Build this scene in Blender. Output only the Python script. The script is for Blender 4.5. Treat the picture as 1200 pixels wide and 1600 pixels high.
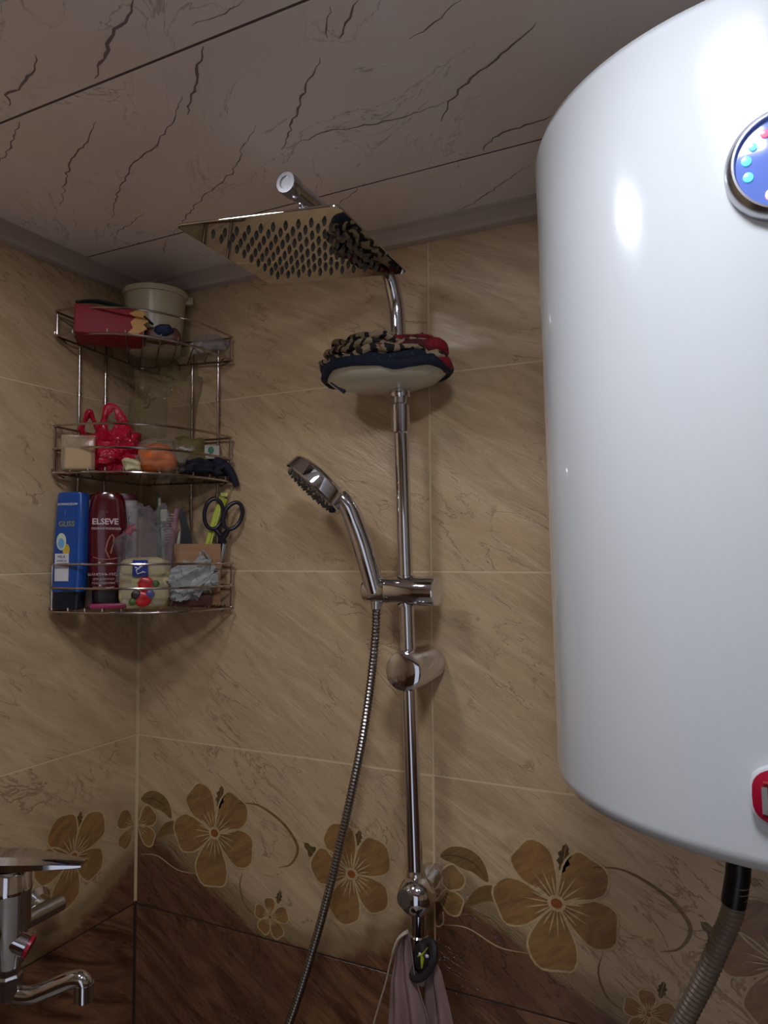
import bpy, bmesh, math, random
from mathutils import Vector, Matrix, noise
random.seed(7)
for o in list(bpy.data.objects): bpy.data.objects.remove(o)
SC = bpy.context.scene
COL = SC.collection
V = Vector
# ------------------------------------------------------------ camera
FPX, CAM = 1130.63, V((1.0006, -1.00938, 1.82697))
YAW, PITCH, ROLL = 0.455662, 0.0579714, -0.0066331
F_ = V((-math.sin(YAW)*math.cos(PITCH), math.cos(YAW)*math.cos(PITCH), math.sin(PITCH)))
R0 = V((math.cos(YAW), math.sin(YAW), 0)); U0 = R0.cross(F_)
R_ = R0*math.cos(ROLL)+U0*math.sin(ROLL); U_ = -R0*math.sin(ROLL)+U0*math.cos(ROLL)
cd = bpy.data.cameras.new('camera'); cam = bpy.data.objects.new('camera', cd); COL.objects.link(cam)
cam.matrix_world = Matrix(((R_.x, U_.x, -F_.x, CAM.x), (R_.y, U_.y, -F_.y, CAM.y), (R_.z, U_.z, -F_.z, CAM.z), (0, 0, 0, 1)))
cd.sensor_fit = 'HORIZONTAL'; cd.sensor_width = 36; cd.lens = 36*FPX/1200; cd.clip_start = .01
SC.camera = cam
# ------------------------------------------------------------ world, exposure
w = bpy.data.worlds.new('world'); SC.world = w; w.use_nodes = True
w.node_tree.nodes['Background'].inputs[0].default_value = (.8, .85, 1, 1)
w.node_tree.nodes['Background'].inputs[1].default_value = 0.42      # added fill light, let in by the added doorway behind the camera
SC.view_settings.view_transform = 'Standard'; SC.view_settings.look = 'None'
SC.view_settings.gamma = 1; SC.view_settings.use_curve_mapping = False
SC.view_settings.exposure = 0.68
LAMP_POWER = 38.0            # radiance of the two ceiling light panels
LAMPS = [(.925, -.775, .140, 1.25), (.405, -.660, .110, 1.0)]   # x, y, size, factor
H = 2.335                    # ceiling height
W, D = 1.90, 1.95            # room: x 0..W, y -D..0

# ------------------------------------------------------------ measuring helpers: real points on real planes
def ray(px, py):
    return (F_+R_*((px-600)/FPX)+U_*((800-py)/FPX)).normalized()
def on_x(px, py, x): d = ray(px, py); return CAM+d*((x-CAM.x)/d.x)
def on_y(px, py, y): d = ray(px, py); return CAM+d*((y-CAM.y)/d.y)
def on_z(px, py, z): d = ray(px, py); return CAM+d*((z-CAM.z)/d.z)
S2 = math.sqrt(.5)
def on_s(px, py, s):         # vertical plane across the corner at distance s from it
    n = V((S2, -S2, 0)); d = ray(px, py); return CAM+d*((s-n.dot(CAM))/n.dot(d))

# ------------------------------------------------------------ materials
def lin(c):
    if isinstance(c, str): c = [int(c[i:i+2], 16)/255 for i in (0, 2, 4)]
    return tuple((x/12.92 if x <= .04045 else ((x+.055)/1.055)**2.4) for x in c)+(1,)
class NT:
    def __init__(s, name):
        s.m = bpy.data.materials.new(name); s.m.use_nodes = True; s.t = s.m.node_tree
        s.b = s.t.nodes['Principled BSDF']; s.out = s.t.nodes['Material Output']
    def n(s, kind, **kw):
        x = s.t.nodes.new(kind)
        for k, v in kw.items():
            if k.startswith('i_'): x.inputs[int(k[2:]) if k[2:].isdigit() else k[2:]].default_value = v
            else: setattr(x, k, v)
        return x
    def l(s, a, b): s.t.links.new(a, b)
    def math(s, op, a, b=None, c=None):
        x = s.n('ShaderNodeMath', operation=op)
        for i, v in enumerate((a, b, c)):
            if v is None: continue
            if isinstance(v, (int, float)): x.inputs[i].default_value = v
            else: s.l(v, x.inputs[i])
        return x.outputs[0]
    def mix(s, f, a, b):
        x = s.n('ShaderNodeMix', data_type='RGBA')
        if isinstance(f, (int, float)): x.inputs[0].default_value = f
        else: s.l(f, x.inputs[0])
        for i, v in ((6, a), (7, b)):
            if isinstance(v, tuple): x.inputs[i].default_value = v
            else: s.l(v, x.inputs[i])
        return x.outputs[2]
    def ramp(s, f, p0, p1, v0=0., v1=1.):
        x = s.n('ShaderNodeMapRange', interpolation_type='SMOOTHSTEP')
        s.l(f, x.inputs[0]); x.inputs[1].default_value = p0; x.inputs[2].default_value = p1
        x.inputs[3].default_value = v0; x.inputs[4].default_value = v1; return x.outputs[0]
    def coord(s, scale=(1, 1, 1), rot=(0, 0, 0), rand=0, kind='Object'):
        tc = s.n('ShaderNodeTexCoord'); mp = s.n('ShaderNodeMapping')
        src = tc.outputs[kind]
        if rand:
            oi = s.n('ShaderNodeObjectInfo'); va = s.n('ShaderNodeVectorMath', operation='SCALE')
            cb = s.n('ShaderNodeCombineXYZ'); s.l(oi.outputs['Random'], cb.inputs[0]); s.l(oi.outputs['Random'], cb.inputs[1])
            s.l(cb.outputs[0], va.inputs[0]); va.inputs['Scale'].default_value = rand
            ad = s.n('ShaderNodeVectorMath', operation='ADD'); s.l(src, ad.inputs[0]); s.l(va.outputs[0], ad.inputs[1]); src = ad.outputs[0]
        mp.inputs['Scale'].default_value = scale
        # rotate first, then scale: two mappings
        m0 = s.n('ShaderNodeMapping'); m0.inputs['Rotation'].default_value = rot
        s.l(src, m0.inputs[0]); s.l(m0.outputs[0], mp.inputs[0]); return mp.outputs[0]
    def noise(s, vec, scale, detail=4, rough=.6, dist=0):
        x = s.n('ShaderNodeTexNoise'); x.inputs['Scale'].default_value = scale; x.inputs['Detail'].default_value = detail
        x.inputs['Roughness'].default_value = rough; x.inputs['Distortion'].default_value = dist
        if vec is not None: s.l(vec, x.inputs['Vector'])
        return x.outputs['Fac']
    def bump(s, h, strength=.3, dist=.002):
        x = s.n('ShaderNodeBump'); x.inputs['Strength'].default_value = strength; x.inputs['Distance'].default_value = dist
        s.l(h, x.inputs['Height']); s.l(x.outputs[0], s.b.inputs['Normal'])
def plain(name, col, rough=.45, metal=0., var=.12, scale=30, bump=0., coat=0., emit=None, sss=0.):
    m = NT(name); c = lin(col)
    f = m.noise(m.coord(), scale)
    d = tuple(x*(1-var) for x in c[:3])+(1,); e = tuple(min(1, x*(1+var)) for x in c[:3])+(1,)
    m.l(m.mix(f, d, e), m.b.inputs['Base Color'])
    m.b.inputs['Roughness'].default_value = rough; m.b.inputs['Metallic'].default_value = metal
    m.b.inputs['Coat Weight'].default_value = coat
    if bump: m.bump(f, bump, .002)
    if emit:
        m.b.inputs['Emission Color'].default_value = c; m.b.inputs['Emission Strength'].default_value = emit
    return m.m
def film(name, col, alpha=.35, rough=.12, bump=.5, scale=60):
    m = NT(name); f = m.noise(m.coord(), scale, 3, .6, 1.0)
    m.b.inputs['Base Color'].default_value = lin(col); m.b.inputs['Roughness'].default_value = rough
    m.bump(f, bump, .010)
    tr = m.n('ShaderNodeBsdfTransparent'); mx = m.n('ShaderNodeMixShader')
    fr = m.n('ShaderNodeLayerWeight'); fr.inputs[0].default_value = .35
    a = m.math('ADD', m.math('MULTIPLY', fr.outputs['Facing'], .45), alpha)
    m.l(a, mx.inputs[0]); m.l(tr.outputs[0], mx.inputs[1]); m.l(m.b.outputs[0], mx.inputs[2])
    m.l(mx.outputs[0], m.out.inputs[0]); return m.m

TILE_LIGHT, TILE_DARK = 'b19672', '64452c'
def tile_material(name, kind):
    m = NT(name)
    ang = math.radians(-33)
    v1 = m.coord(scale=(2.6, 1, 15), rot=(0, ang, 0), rand=37)
    v2 = m.coord(scale=(1, 1, 1), rand=53)
    streak = m.noise(v1, 2.2, 8, .68, .9)
    cloud = m.noise(v2, 7, 5, .6, .3)
    v3 = m.coord(scale=(2.2, 1, 8), rot=(0, math.radians(-34), 0), rand=11)
    crack = m.noise(v3, 2.0, 6, .6, 1.4)
    ridge = m.math('ABSOLUTE', m.math('SUBTRACT', crack, .5))
    line = m.ramp(ridge, 0, .016, 1, 0)
    gate = m.ramp(cloud, .44, .60)
    fine = m.noise(m.coord(scale=(6, 1, 34), rot=(0, ang, 0), rand=5), 5, 6, .7, .5)
    line = m.math('MULTIPLY', line, gate)
    sp = m.noise(v2, 160, 2, .5)
    L = lin('bfa37f'); L2 = lin('a58b6a'); L3 = lin('c9af8b')
    c = m.mix(m.ramp(streak, .32, .68), L2, L3); c = m.mix(m.ramp(cloud, .25, .8), c, L)
    c = m.mix(m.ramp(fine, .58, .75, 0, .45), c, lin('857052'))
    c = m.mix(m.math('MULTIPLY', line, .55), c, lin('6f5a44'))
    Dk, Dk2, Dk3 = lin('664530'), lin('42291b'), lin('94694a')
    dc = m.mix(m.ramp(streak, .35, .65), Dk2, Dk3); dc = m.mix(m.ramp(cloud, .2, .8), dc, Dk)
    dc = m.mix(m.ramp(fine, .55, .72, 0, .7), dc, lin('37221a'))
    dc = m.mix(m.math('MULTIPLY', line, .6), dc, lin('2c1a10'))
    if kind == 'light': col = c
    elif kind == 'dark': col = dc
    else:
        tc = m.n('ShaderNodeTexCoord'); sx = m.n('ShaderNodeSeparateXYZ'); m.l(tc.outputs['Object'], sx.inputs[0])
        x, z = sx.outputs[0], sx.outputs[2]
        # the dark field: high at both ends of the tile, low in the middle
        q = m.math('POWER', m.math('ABSOLUTE', m.math('DIVIDE', m.math('SUBTRACT', x, .07), .32)), 1.5)
        q = m.math('MINIMUM', q, 1.05)
        b = m.math('ADD', -.155, m.math('MULTIPLY', q, .135))
        b = m.math('ADD', b, m.math('MULTIPLY', m.math('SUBTRACT', streak, .5), .09))
        dd = m.math('SUBTRACT', z, b)
        fdark = m.ramp(dd, -.010, .012, 1, 0)
        fol = m.ramp(dd, .02, .055, .75, 0)
        col = m.mix(fol, c, lin('7b6543')); col = m.mix(fdark, col, dc)
    m.l(col, m.b.inputs['Base Color'])
    m.l(m.ramp(streak, .2, .8, .13, .26), m.b.inputs['Roughness'])
    m.b.inputs['Specular IOR Level'].default_value = .5
    hgt = m.math('ADD', m.math('MULTIPLY', streak, .8), m.math('ADD', m.math('MULTIPLY', line, -.35), m.math('ADD', m.math('MULTIPLY', sp, .05), m.math('MULTIPLY', fine, -.35))))
    m.bump(hgt, .55, .0035)
    return m.m
def grout_material():
    m = NT('grout'); g = m.n('ShaderNodeNewGeometry'); sx = m.n('ShaderNodeSeparateXYZ'); m.l(g.outputs['Position'], sx.inputs[0])
    f = m.ramp(sx.outputs[2], 1.2035, 1.2045)
    m.l(m.mix(f, lin('35241a'), lin('c9b48e')), m.b.inputs['Base Color']); m.b.inputs['Roughness'].default_value = .8
    return m.m
def ceiling_material(name, col):
    m = NT(name); cl = m.noise(m.coord(rand=9), 5, 5, .6, .5)
    c = m.mix(m.ramp(cl, .3, .75), lin(col), lin('f2e8e6'))
    v = m.coord(scale=(1, 2.2, 1), rot=(0, 0, math.radians(40)), rand=17)
    r = m.math('ABSOLUTE', m.math('SUBTRACT', m.noise(v, 3.4, 7, .6, 1.2), .5)); ln = m.ramp(r, 0, .008, 1, 0)
    ln = m.math('MULTIPLY', ln, m.ramp(cl, .42, .58, 0, .55))
    m.l(m.mix(ln, c, lin('8d7a7e')), m.b.inputs['Base Color'])
    m.b.inputs['Roughness'].default_value = .32
    return m.m
M = {}
M['tile'] = tile_material('beige_stone_tile', 'light'); M['tile_dark'] = tile_material('brown_stone_tile', 'dark')
M['tile_decor'] = tile_material('flower_stone_tile', 'decor'); M['grout'] = grout_material()
M['ceil'] = ceiling_material('ceiling_panel', 'ecded5'); M['vein'] = plain('ceiling_vein', '86747a', .4)
M['trim'] = plain('ceiling_trim', 'b9aaa0', .35, var=.06, scale=8); M['seam'] = plain('dark_panel_gap', '5e4c4c', .8)  # seam: shade of the panel gaps is put into this slab colour
M['floor'] = plain('floor_tile', 'c9c0b2', .35)
M['chrome'] = plain('chrome', 'd6d6dc', .06, 1.0, .03, 12)
M['chrome_dull'] = plain('brushed_chrome', 'b9b9bd', .22, 1.0, .08, 60)
M['wire'] = plain('chrome_wire', 'b4a6a0', .16, 1.0, .1, 40)
M['mirror'] = plain('polished_steel', 'cfcbc4', .025, 1.0, .02, 5)
M['nozzle'] = plain('grey_silicone', '4e4c4a', .5)
M['enamel'] = plain('white_enamel', 'cdd1d4', .16, 0, .01, 4, coat=.6)
M['plastic_dish'] = plain('milky_plastic', 'cfc9b4', .25, var=.05)
M['hose'] = plain('steel_hose', '8d8682', .25, 1.0, .1, 80)
M['hose_grey'] = plain('grey_braided_hose', '857a6e', .42, .3, .2, 90)
M['black'] = plain('black_plastic', '0e0c10', .35)
M['lamp'] = None
# ------------------------------------------------------------ mesh building
class MB:
    def __init__(s): s.v = []; s.f = []; s.mi = []
    def add(s, verts, faces, mi=0):
        o = len(s.v); s.v += [tuple(v) for v in verts]; s.f += [tuple(i+o for i in f) for f in faces]; s.mi += [mi]*len(faces); return s
    def box(s, c, size, mi=0, mat=None):
        hx, hy, hz = [x/2 for x in size]; P = [V((x, y, z)) for x in (-hx, hx) for y in (-hy, hy) for z in (-hz, hz)]
        if mat is not None: P = [mat@p for p in P]
        P = [p+V(c) for p in P]
        return s.add(P, [(0, 1, 3, 2), (4, 6, 7, 5), (0, 4, 5, 1), (2, 3, 7, 6), (0, 2, 6, 4), (1, 5, 7, 3)], mi)
    def rings(s, rings, mi=0, closed=False, caps=True):
        n = len(rings[0]); vs = [p for r in rings for p in r]; fs = []; m = len(rings)
        for i in range(m if closed else m-1):
            a, b = i*n, ((i+1) % m)*n
            for j in range(n): k = (j+1) % n; fs.append((a+j, a+k, b+k, b+j))
        if caps and not closed: fs.append(tuple(range(n-1, -1, -1))); fs.append(tuple((m-1)*n+j for j in range(n)))
        return s.add(vs, fs, mi)
    def tube(s, pts, r, n=10, mi=0, closed=False, flat=1.0, caps=True):
        pts = [V(p) for p in pts]; m = len(pts); T = []
        for i in range(m):
            a = pts[(i-1) % m] if (closed or i > 0) else pts[i]; b = pts[(i+1) % m] if (closed or i < m-1) else pts[i]
            T.append((b-a).normalized())
        u = T[0].orthogonal().normalized() if abs(T[0].z) > .9 else T[0].cross(V((0, 0, 1))).normalized()
        R = []
        for i in range(m):
            u = (u-T[i]*u.dot(T[i])).normalized(); w_ = T[i].cross(u)
            ri = r[i] if isinstance(r, (list, tuple)) else r
            R.append([pts[i]+(u*math.cos(2*math.pi*j/n)+w_*flat*math.sin(2*math.pi*j/n))*ri for j in range(n)])
        return s.rings(R, mi, closed, caps)
    def lathe(s, prof, o=(0, 0, 0), ax=(0, 0, 1), n=32, mi=0, sx=1., sy=1., caps=True, xdir=None):
        ax = V(ax).normalized(); u = (V(xdir) if xdir is not None else (V((1, 0, 0)) if abs(ax.x) < .9 else V((0, 1, 0))))
        u = (u-ax*u.dot(ax)).normalized(); w_ = ax.cross(u); o = V(o)
        R = [[o+ax*z+(u*sx*math.cos(2*math.pi*j/n)+w_*sy*math.sin(2*math.pi*j/n))*max(r, 1e-5) for j in range(n)] for r, z in prof]
        return s.rings(R, mi, False, caps)
    def blob(s, c, rad, n=28, m=18, amp=.15, fr=20., seed=0, mi=0, mat=None, ridged=False, flat_bottom=None, power=1.):
        R = []
        for i in range(m+1):
            ph = -math.pi/2+math.pi*i/m; ring = []
            for j in range(n):
                th = 2*math.pi*j/n
                sg = lambda t: math.copysign(abs(t)**power, t)
                d = V((sg(math.cos(ph)*math.cos(th)), sg(math.cos(ph)*math.sin(th)), sg(math.sin(ph))))
                p = V((d.x*rad[0], d.y*rad[1], d.z*rad[2]))
                q = noise.noise(p*fr+V((seed, seed*2.3, -seed)))+.5*noise.noise(p*fr*2.3+V((seed, 0, seed)))
                if ridged: q = .35-abs(q)*1.3
                p = p*(1+amp*q)
                if flat_bottom is not None and p.z < flat_bottom: p.z = flat_bottom
                if mat is not None: p = mat@p
                ring.append(p+V(c))
            R.append(ring)
        return s.rings(R, mi, False, False)
    def poly(s, pts, mi=0): return s.add(pts, [tuple(range(len(pts)))], mi)
    def build(s, name, mats, parent=None, bevel=0, smooth=40, loc=None, seg=1):
        me = bpy.data.meshes.new(name); me.from_pydata(s.v, [], s.f)
        if not isinstance(mats, (list, tuple)): mats = [mats]
        for mt in mats: me.materials.append(mt)
        me.polygons.foreach_set('material_index', s.mi)
        bm = bmesh.new(); bm.from_mesh(me)
        if bevel: bmesh.ops.bevel(bm, geom=bm.edges[:], offset=bevel, segments=seg, affect='EDGES', profile=.6)
        bmesh.ops.recalc_face_normals(bm, faces=bm.faces[:]); bm.to_mesh(me); bm.free()
        if smooth:
            me.polygons.foreach_set('use_smooth', [True]*len(me.polygons)); me.set_sharp_from_angle(angle=math.radians(smooth))
        o = bpy.data.objects.new(name, me); COL.objects.link(o)
        if loc is not None: o.location = loc
        if parent is not None:
            o.parent = parent
            if loc is None and any(abs(x) > 1e-9 for x in list(parent.location)): o.matrix_parent_inverse = Matrix.Translation(-parent.location)
        return o
def box(name, lo, hi, mat, parent=None, bevel=0, **k):
    c = [(a+b)/2 for a, b in zip(lo, hi)]; return MB().box(c, [b-a for a, b in zip(lo, hi)]).build(name, mat, parent, bevel, **k)
def tag(o, label, cat, group=None, kind=None):
    o['label'] = label; o['category'] = cat
    if group: o['group'] = group
    if kind: o['kind'] = kind
    return o
def thing(name, loc, label, cat, group=None):
    o = bpy.data.objects.new(name, None); COL.objects.link(o); o.location = loc; o.empty_display_size = .02
    return tag(o, label, cat, group)
def struct(o): o['kind'] = 'structure'; return o
def smooth_path(P, k=6):
    P = [V(p) for p in P]; out = []
    for i in range(len(P)-1):
        a, b, c, d = P[max(i-1, 0)], P[i], P[i+1], P[min(i+2, len(P)-1)]
        for j in range(k):
            t = j/k; out.append(.5*((2*b)+(c-a)*t+(2*a-5*b+4*c-d)*t*t+(3*b-a-3*c+d)*t**3))
    out.append(P[-1]); return out
def lettering(txt, size, mat, M4, parent, name='lettering', bold=.0, label=None):
    cu = bpy.data.curves.new('t', 'FONT'); cu.body = txt; cu.size = size; cu.align_x = 'CENTER'; cu.align_y = 'CENTER'
    cu.extrude = .0002; cu.offset = bold; cu.resolution_u = 2
    to = bpy.data.objects.new('t', cu); COL.objects.link(to)
    dg = bpy.context.evaluated_depsgraph_get(); dg.update()
    me = bpy.data.meshes.new_from_object(to.evaluated_get(dg)); bpy.data.objects.remove(to)
    me.transform(M4); me.materials.clear(); me.materials.append(mat); me.name = name
    o = bpy.data.objects.new(name, me); COL.objects.link(o); o.parent = parent
    o.matrix_parent_inverse = Matrix.Translation(-parent.location)
    return o
def frame(o, right, up):     # text frame: local x = right, y = up
    r = V(right).normalized(); u = V(up); u = (u-r*u.dot(r)).normalized(); n = r.cross(u)
    return Matrix(((r.x, u.x, n.x, o[0]), (r.y, u.y, n.y, o[1]), (r.z, u.z, n.z, o[2]), (0, 0, 0, 1)))

# ============================================================ ROOM SHELL
TW, TH, G = .584, .3, .0024
wall_back = struct(box('wall_back', (-.10, .0005, -.1), (W+.1, .10, H+.12), M['grout']))
wall_left = struct(box('wall_left', (-.10, -D-.1, -.1), (-.0005, .0005, H+.12), M['grout']))
wall_right = struct(box('wall_right', (W+.0011, -D-.1, -.1), (W+.10, .0011, H+.12), M['grout']))
DX0, DX1, DZ = .80, 1.66, 2.06      # unseen doorway, added to let fill light in from behind the camera
mbf = MB()
for a, b in (((-.0011, -D-.10, -.1), (DX0, -D-.0011, H+.12)), ((DX1, -D-.10, -.1), (W+.0011, -D-.0011, H+.12)), ((DX0, -D-.10, DZ), (DX1, -D-.0011, H+.12)), ((DX0, -D-.10, -.1), (DX1, -D-.0011, .0))):
    mbf.box([(p+q)/2 for p, q in zip(a, b)], [q-p for p, q in zip(a, b)])
wall_front = struct(mbf.build('wall_front', M['grout']))
mbf = MB()
for a, b in (((DX0-.04, -D-.11, 0), (DX0+.02, -D+.012, DZ+.04)), ((DX1-.02, -D-.11, 0), (DX1+.04, -D+.012, DZ+.04)), ((DX0+.02, -D-.11, DZ-.02), (DX1-.02, -D+.012, DZ+.04))):
    mbf.box([(p+q)/2 for p, q in zip(a, b)], [q-p for p, q in zip(a, b)])
struct(mbf.build('added_door_frame', M['enamel'], None, .003))  # frame around the added fill light opening
floor = struct(box('floor', (-.1, -D-.1, -.1), (W+.1, .1, 0), M['floor']))
tile_mesh = {}
def tile_meshes(kind, w_):
    key = (kind, round(w_, 4))
    if key not in tile_mesh:
        o = MB().box((0, .003, 0), (w_-G, .006, TH-G)).build('tile', M[kind], None, .0007)
        tile_mesh[key] = o.data; bpy.data.objects.remove(o)
    return tile_mesh[key]
decor_tiles = []
def lay(wall, length, origin, rz, flip=False, gapstart=.0018):
    n = int(math.ceil(length/TW))
    for r in range(0, 8):
        z0 = r*TH
        for c in range(n):
            x0 = c*TW+(gapstart if c == 0 else 0); x1 = min((c+1)*TW, length)
            h = min(TH, H-z0)
            if x1-x0 < .02 or h < .03: continue
            kind = 'tile' if z0 >= 1.49 else ('tile_decor' if z0 >= 1.19 else 'tile_dark')
            me = tile_meshes(kind, round(x1-x0, 4)); o = bpy.data.objects.new('tile', me); COL.objects.link(o)
            u = (x0+x1)/2; u = -u if flip else u
            o.location = V(origin)+V((math.cos(rz)*u, math.sin(rz)*u, z0+TH/2)); o.rotation_euler = (0, 0, rz)
            if h < TH-.001: o.scale = (1, 1, h/TH); o.location.z = z0+h/2
            o.parent = wall
            if wall == wall_front and z0 < DZ and abs(o.location.x-(DX0+DX1)/2) < (DX1-DX0+x1-x0)/2: bpy.data.objects.remove(o); continue
            if kind == 'tile_decor' and abs(x1-x0-TW) < .01: decor_tiles.append(o)
lay(wall_back, W, (0, 0, 0), 0)
lay(wall_left, D, (0, 0, 0), math.pi/2, flip=True)
lay(wall_right, D, (W, 0, 0), -math.pi/2)
lay(wall_front, W, (W, -D, 0), math.pi)

# ---- printed flowers on the decor row
pm = []
for nm, c1, c2 in (('printed_petal', '9a7444', '7f5d3c'), ('printed_outline', 'c2a77c', 'ad946c'), ('printed_centre', '8a4b28', '9a5a33'), ('printed_leaf', '4a3c26', '64522f'), ('printed_scroll', '6e5531', '80653d')):
    m = NT(nm); f = m.noise(m.coord(scale=(3, 1, 12), rot=(0, .6, 0), rand=8), 7, 6, .7, .8)
    m.l(m.mix(m.ramp(f, .35, .65), lin(c1), lin(c2)), m.b.inputs['Base Color']); m.b.inputs['Roughness'].default_value = .3
    m.bump(f, .3, .002); pm.append(m.m)
TC2 = TW*1.5; ZC = 1.35
def uv2(px, py): p = on_y(px, py, 0); return (p.x-TC2, p.z-ZC)   # measured on the second tile of the back wall
def uv1(px, py): p = on_y(px, py, 0); return (p.x-TW/2, p.z-ZC)
def ribbon(mb, pts, w_, y, mi, taper=False):
    n = len(pts); vs = []; closed = math.hypot(pts[0][0]-pts[-1][0], pts[0][1]-pts[-1][1]) < 1e-7
    for i, (x, z) in enumerate(pts):
        a = pts[i-1] if i else (pts[-2] if closed else pts[0]); b = pts[i+1] if i < n-1 else (pts[1] if closed else pts[-1])
        L = math.hypot(b[0]-a[0], b[1]-a[1])+1e-9; nx, nz = -(b[1]-a[1])/L, (b[0]-a[0])/L
        ww = (w_*(math.sin(math.pi*i/(n-1))*.9+.1) if taper else w_)/2; vs += [(x+nx*ww, y, z+nz*ww), (x-nx*ww, y, z-nz*ww)]
    mb.add(vs, [(2*i, 2*i+1, 2*i+3, 2*i+2) for i in range(n-1)], mi)
def flower(mb, c, r, ang0, which=range(5), seed=0, lw=.0030):
    rnd = random.Random(seed)
    for k in which:
        a = ang0+72*k+rnd.uniform(-5, 5); L = r*rnd.uniform(.9, 1.1); Wd = L*rnd.uniform(.93, 1.02); a = math.radians(a)
        pts = []
        for j in range(28):
            t = 2*math.pi*j/28; al = L*(.5-.5*math.cos(t))+.06*r; ac = Wd/2*math.sin(t)*(.34+.78*(1-math.cos(t))/2)
            al *= 1+.03*math.sin(5*t+seed)
            pts.append((c[0]+al*math.cos(a)-ac*math.sin(a), c[1]+al*math.sin(a)+ac*math.cos(a)))
        y = -.00010-.00008*k
        mb.poly([(x, y, z) for x, z in pts], 0)
        ribbon(mb, pts+[pts[0]], lw, -.00058-.00006*k, 1)
        for q in (-.42, -.14, .14, .42):
            b = a+q; ribbon(mb, [(c[0]+math.cos(b)*r*t, c[1]+math.sin(b)*r*t) for t in (.12, .25, .36, .46 if abs(q) > .2 else .58)], lw*.8, -.00095-.00003*k, 1, True)
    if len(list(which)) == 5:
        mb.poly([(c[0]+r*.16*math.cos(t*.5236), -.0013, c[1]+r*.14*math.sin(t*.5236)) for t in range(12)], 1)
        mb.poly([(c[0]+r*.10*math.cos(t*.5236), -.0015, c[1]+r*.085*math.sin(t*.5236)) for t in range(12)], 2)
def leaf(mb, a, b, wd, jag=.25, mi=3):
    a, b = V(a), V(b); d = b-a; n = V((-d.y, d.x)).normalized(); pts = []
    for i in range(9): t = i/8; pts.append(a+d*t+n*wd*math.sin(math.pi*t)**.8*(1+(jag if i % 2 else -jag)))
    for i in range(7, 0, -1): t = i/8; pts.append(a+d*t-n*wd*math.sin(math.pi*t)**.8*(1+(jag if i % 2 else -jag)))
    mb.poly([(p.x, -.0001, p.y) for p in pts], mi); ribbon(mb, [(a.x, a.y), (b.x, b.y)], .0012, -.0003, 0)
def rad2(c, e): a, b = uv2(*c), uv2(*e); return math.hypot(a[0]-b[0], a[1]-b[1])
def rad1(c, e): a, b = uv1(*c), uv1(*e); return math.hypot(a[0]-b[0], a[1]-b[1])
prints = []
mb = MB(); flower(mb, uv2(870, 1411), rad2((870, 1411), (870, 1505)), 50, seed=3); prints.append(('printed_flower', mb))
mb = MB(); flower(mb, uv1(549, 1365), rad1((549, 1365), (549, 1437)), 38, seed=5); prints.append(('printed_flower', mb))
mb = MB(); flower(mb, uv1(422, 1432), rad1((422, 1432), (422, 1463)), 20, seed=8, lw=.002); prints.append(('printed_flower', mb))
mb = MB(); flower(mb, uv2(681, 1387), rad2((681, 1387), (730, 1395)), 36, which=(0, 4), seed=9, lw=.0026); prints.append(('printed_flower', mb))
mb = MB(); cu = (TW/2-.004, uv2(681, 1387)[1]); flower(mb, cu, .045, 144, which=(0, 1), seed=9, lw=.0026); prints.append(('printed_flower', mb))
def arcpts(P): return [(p.x, p.y) for p in smooth_path([V((*q, 0)) for q in P], 6)]
for a, b, wd, fn in (((877, 1365), (885, 1318), .008, uv2), ((508, 1355), (474, 1316), .009, uv1), ((556, 1322), (562, 1297), .006, uv1), ((433, 1412), (438, 1391), .005, uv1)):
    mb = MB(); leaf(mb, fn(*a), fn(*b), wd); prints.append(('printed_leaf', mb))
mb = MB(); ribbon(mb, arcpts([uv2(*q) for q in ((688, 1338), (712, 1337), (742, 1350), (762, 1378))]), .030, -.0001, 4, True); ribbon(mb, arcpts([uv2(*q) for q in ((688, 1338), (712, 1337), (742, 1350), (762, 1378))]), .002, -.0003, 3, True); prints.append(('printed_leaf', mb))
mb = MB(); ribbon(mb, arcpts([uv2(*q) for q in ((727, 1418), (752, 1398), (780, 1398), (795, 1415))]), .022, -.0001, 4, True); prints.append(('printed_leaf', mb))
mb = MB(); ribbon(mb, arcpts([uv2(*q) for q in ((925, 1355), (975, 1360), (1035, 1395), (1072, 1435), (1078, 1460), (1060, 1483), (1030, 1487))]), .0055, -.0001, 4, True)
ribbon(mb, arcpts([uv2(*q) for q in ((960, 1462), (1000, 1466), (1030, 1483), (1055, 1480))]), .002, -.0001, 1, True)
ribbon(mb, arcpts([uv2(*q) for q in ((952, 1480), (1000, 1497), (1030, 1497), (1060, 1487))]), .002, -.0001, 1, True)
ribbon(mb, arcpts([uv2(*q) for q in ((942, 1490), (935, 1520), (950, 1560), (985, 1585))]), .003, -.0001, 4, True); prints.append(('printed_scroll', mb))
mb = MB(); ribbon(mb, arcpts([uv2(*q) for q in ((690, 1445), (730, 1450), (780, 1480), (830, 1490))]), .0022, -.0001, 1, True)
ribbon(mb, arcpts([uv2(*q) for q in ((700, 1430), (760, 1432), (800, 1470), (850, 1500))]), .0022, -.0001, 4, True); prints.append(('printed_scroll', mb))
pmesh = []
for nm, mb in prints:
    o = mb.build(nm, pm, None, smooth=0); pmesh.append((nm, o.data)); bpy.data.objects.remove(o)
for t in decor_tiles:
    if t.parent not in (wall_back, wall_left): continue
    for nm, me in pmesh:
        o = bpy.data.objects.new(nm, me); COL.objects.link(o); o.parent = t

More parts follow.
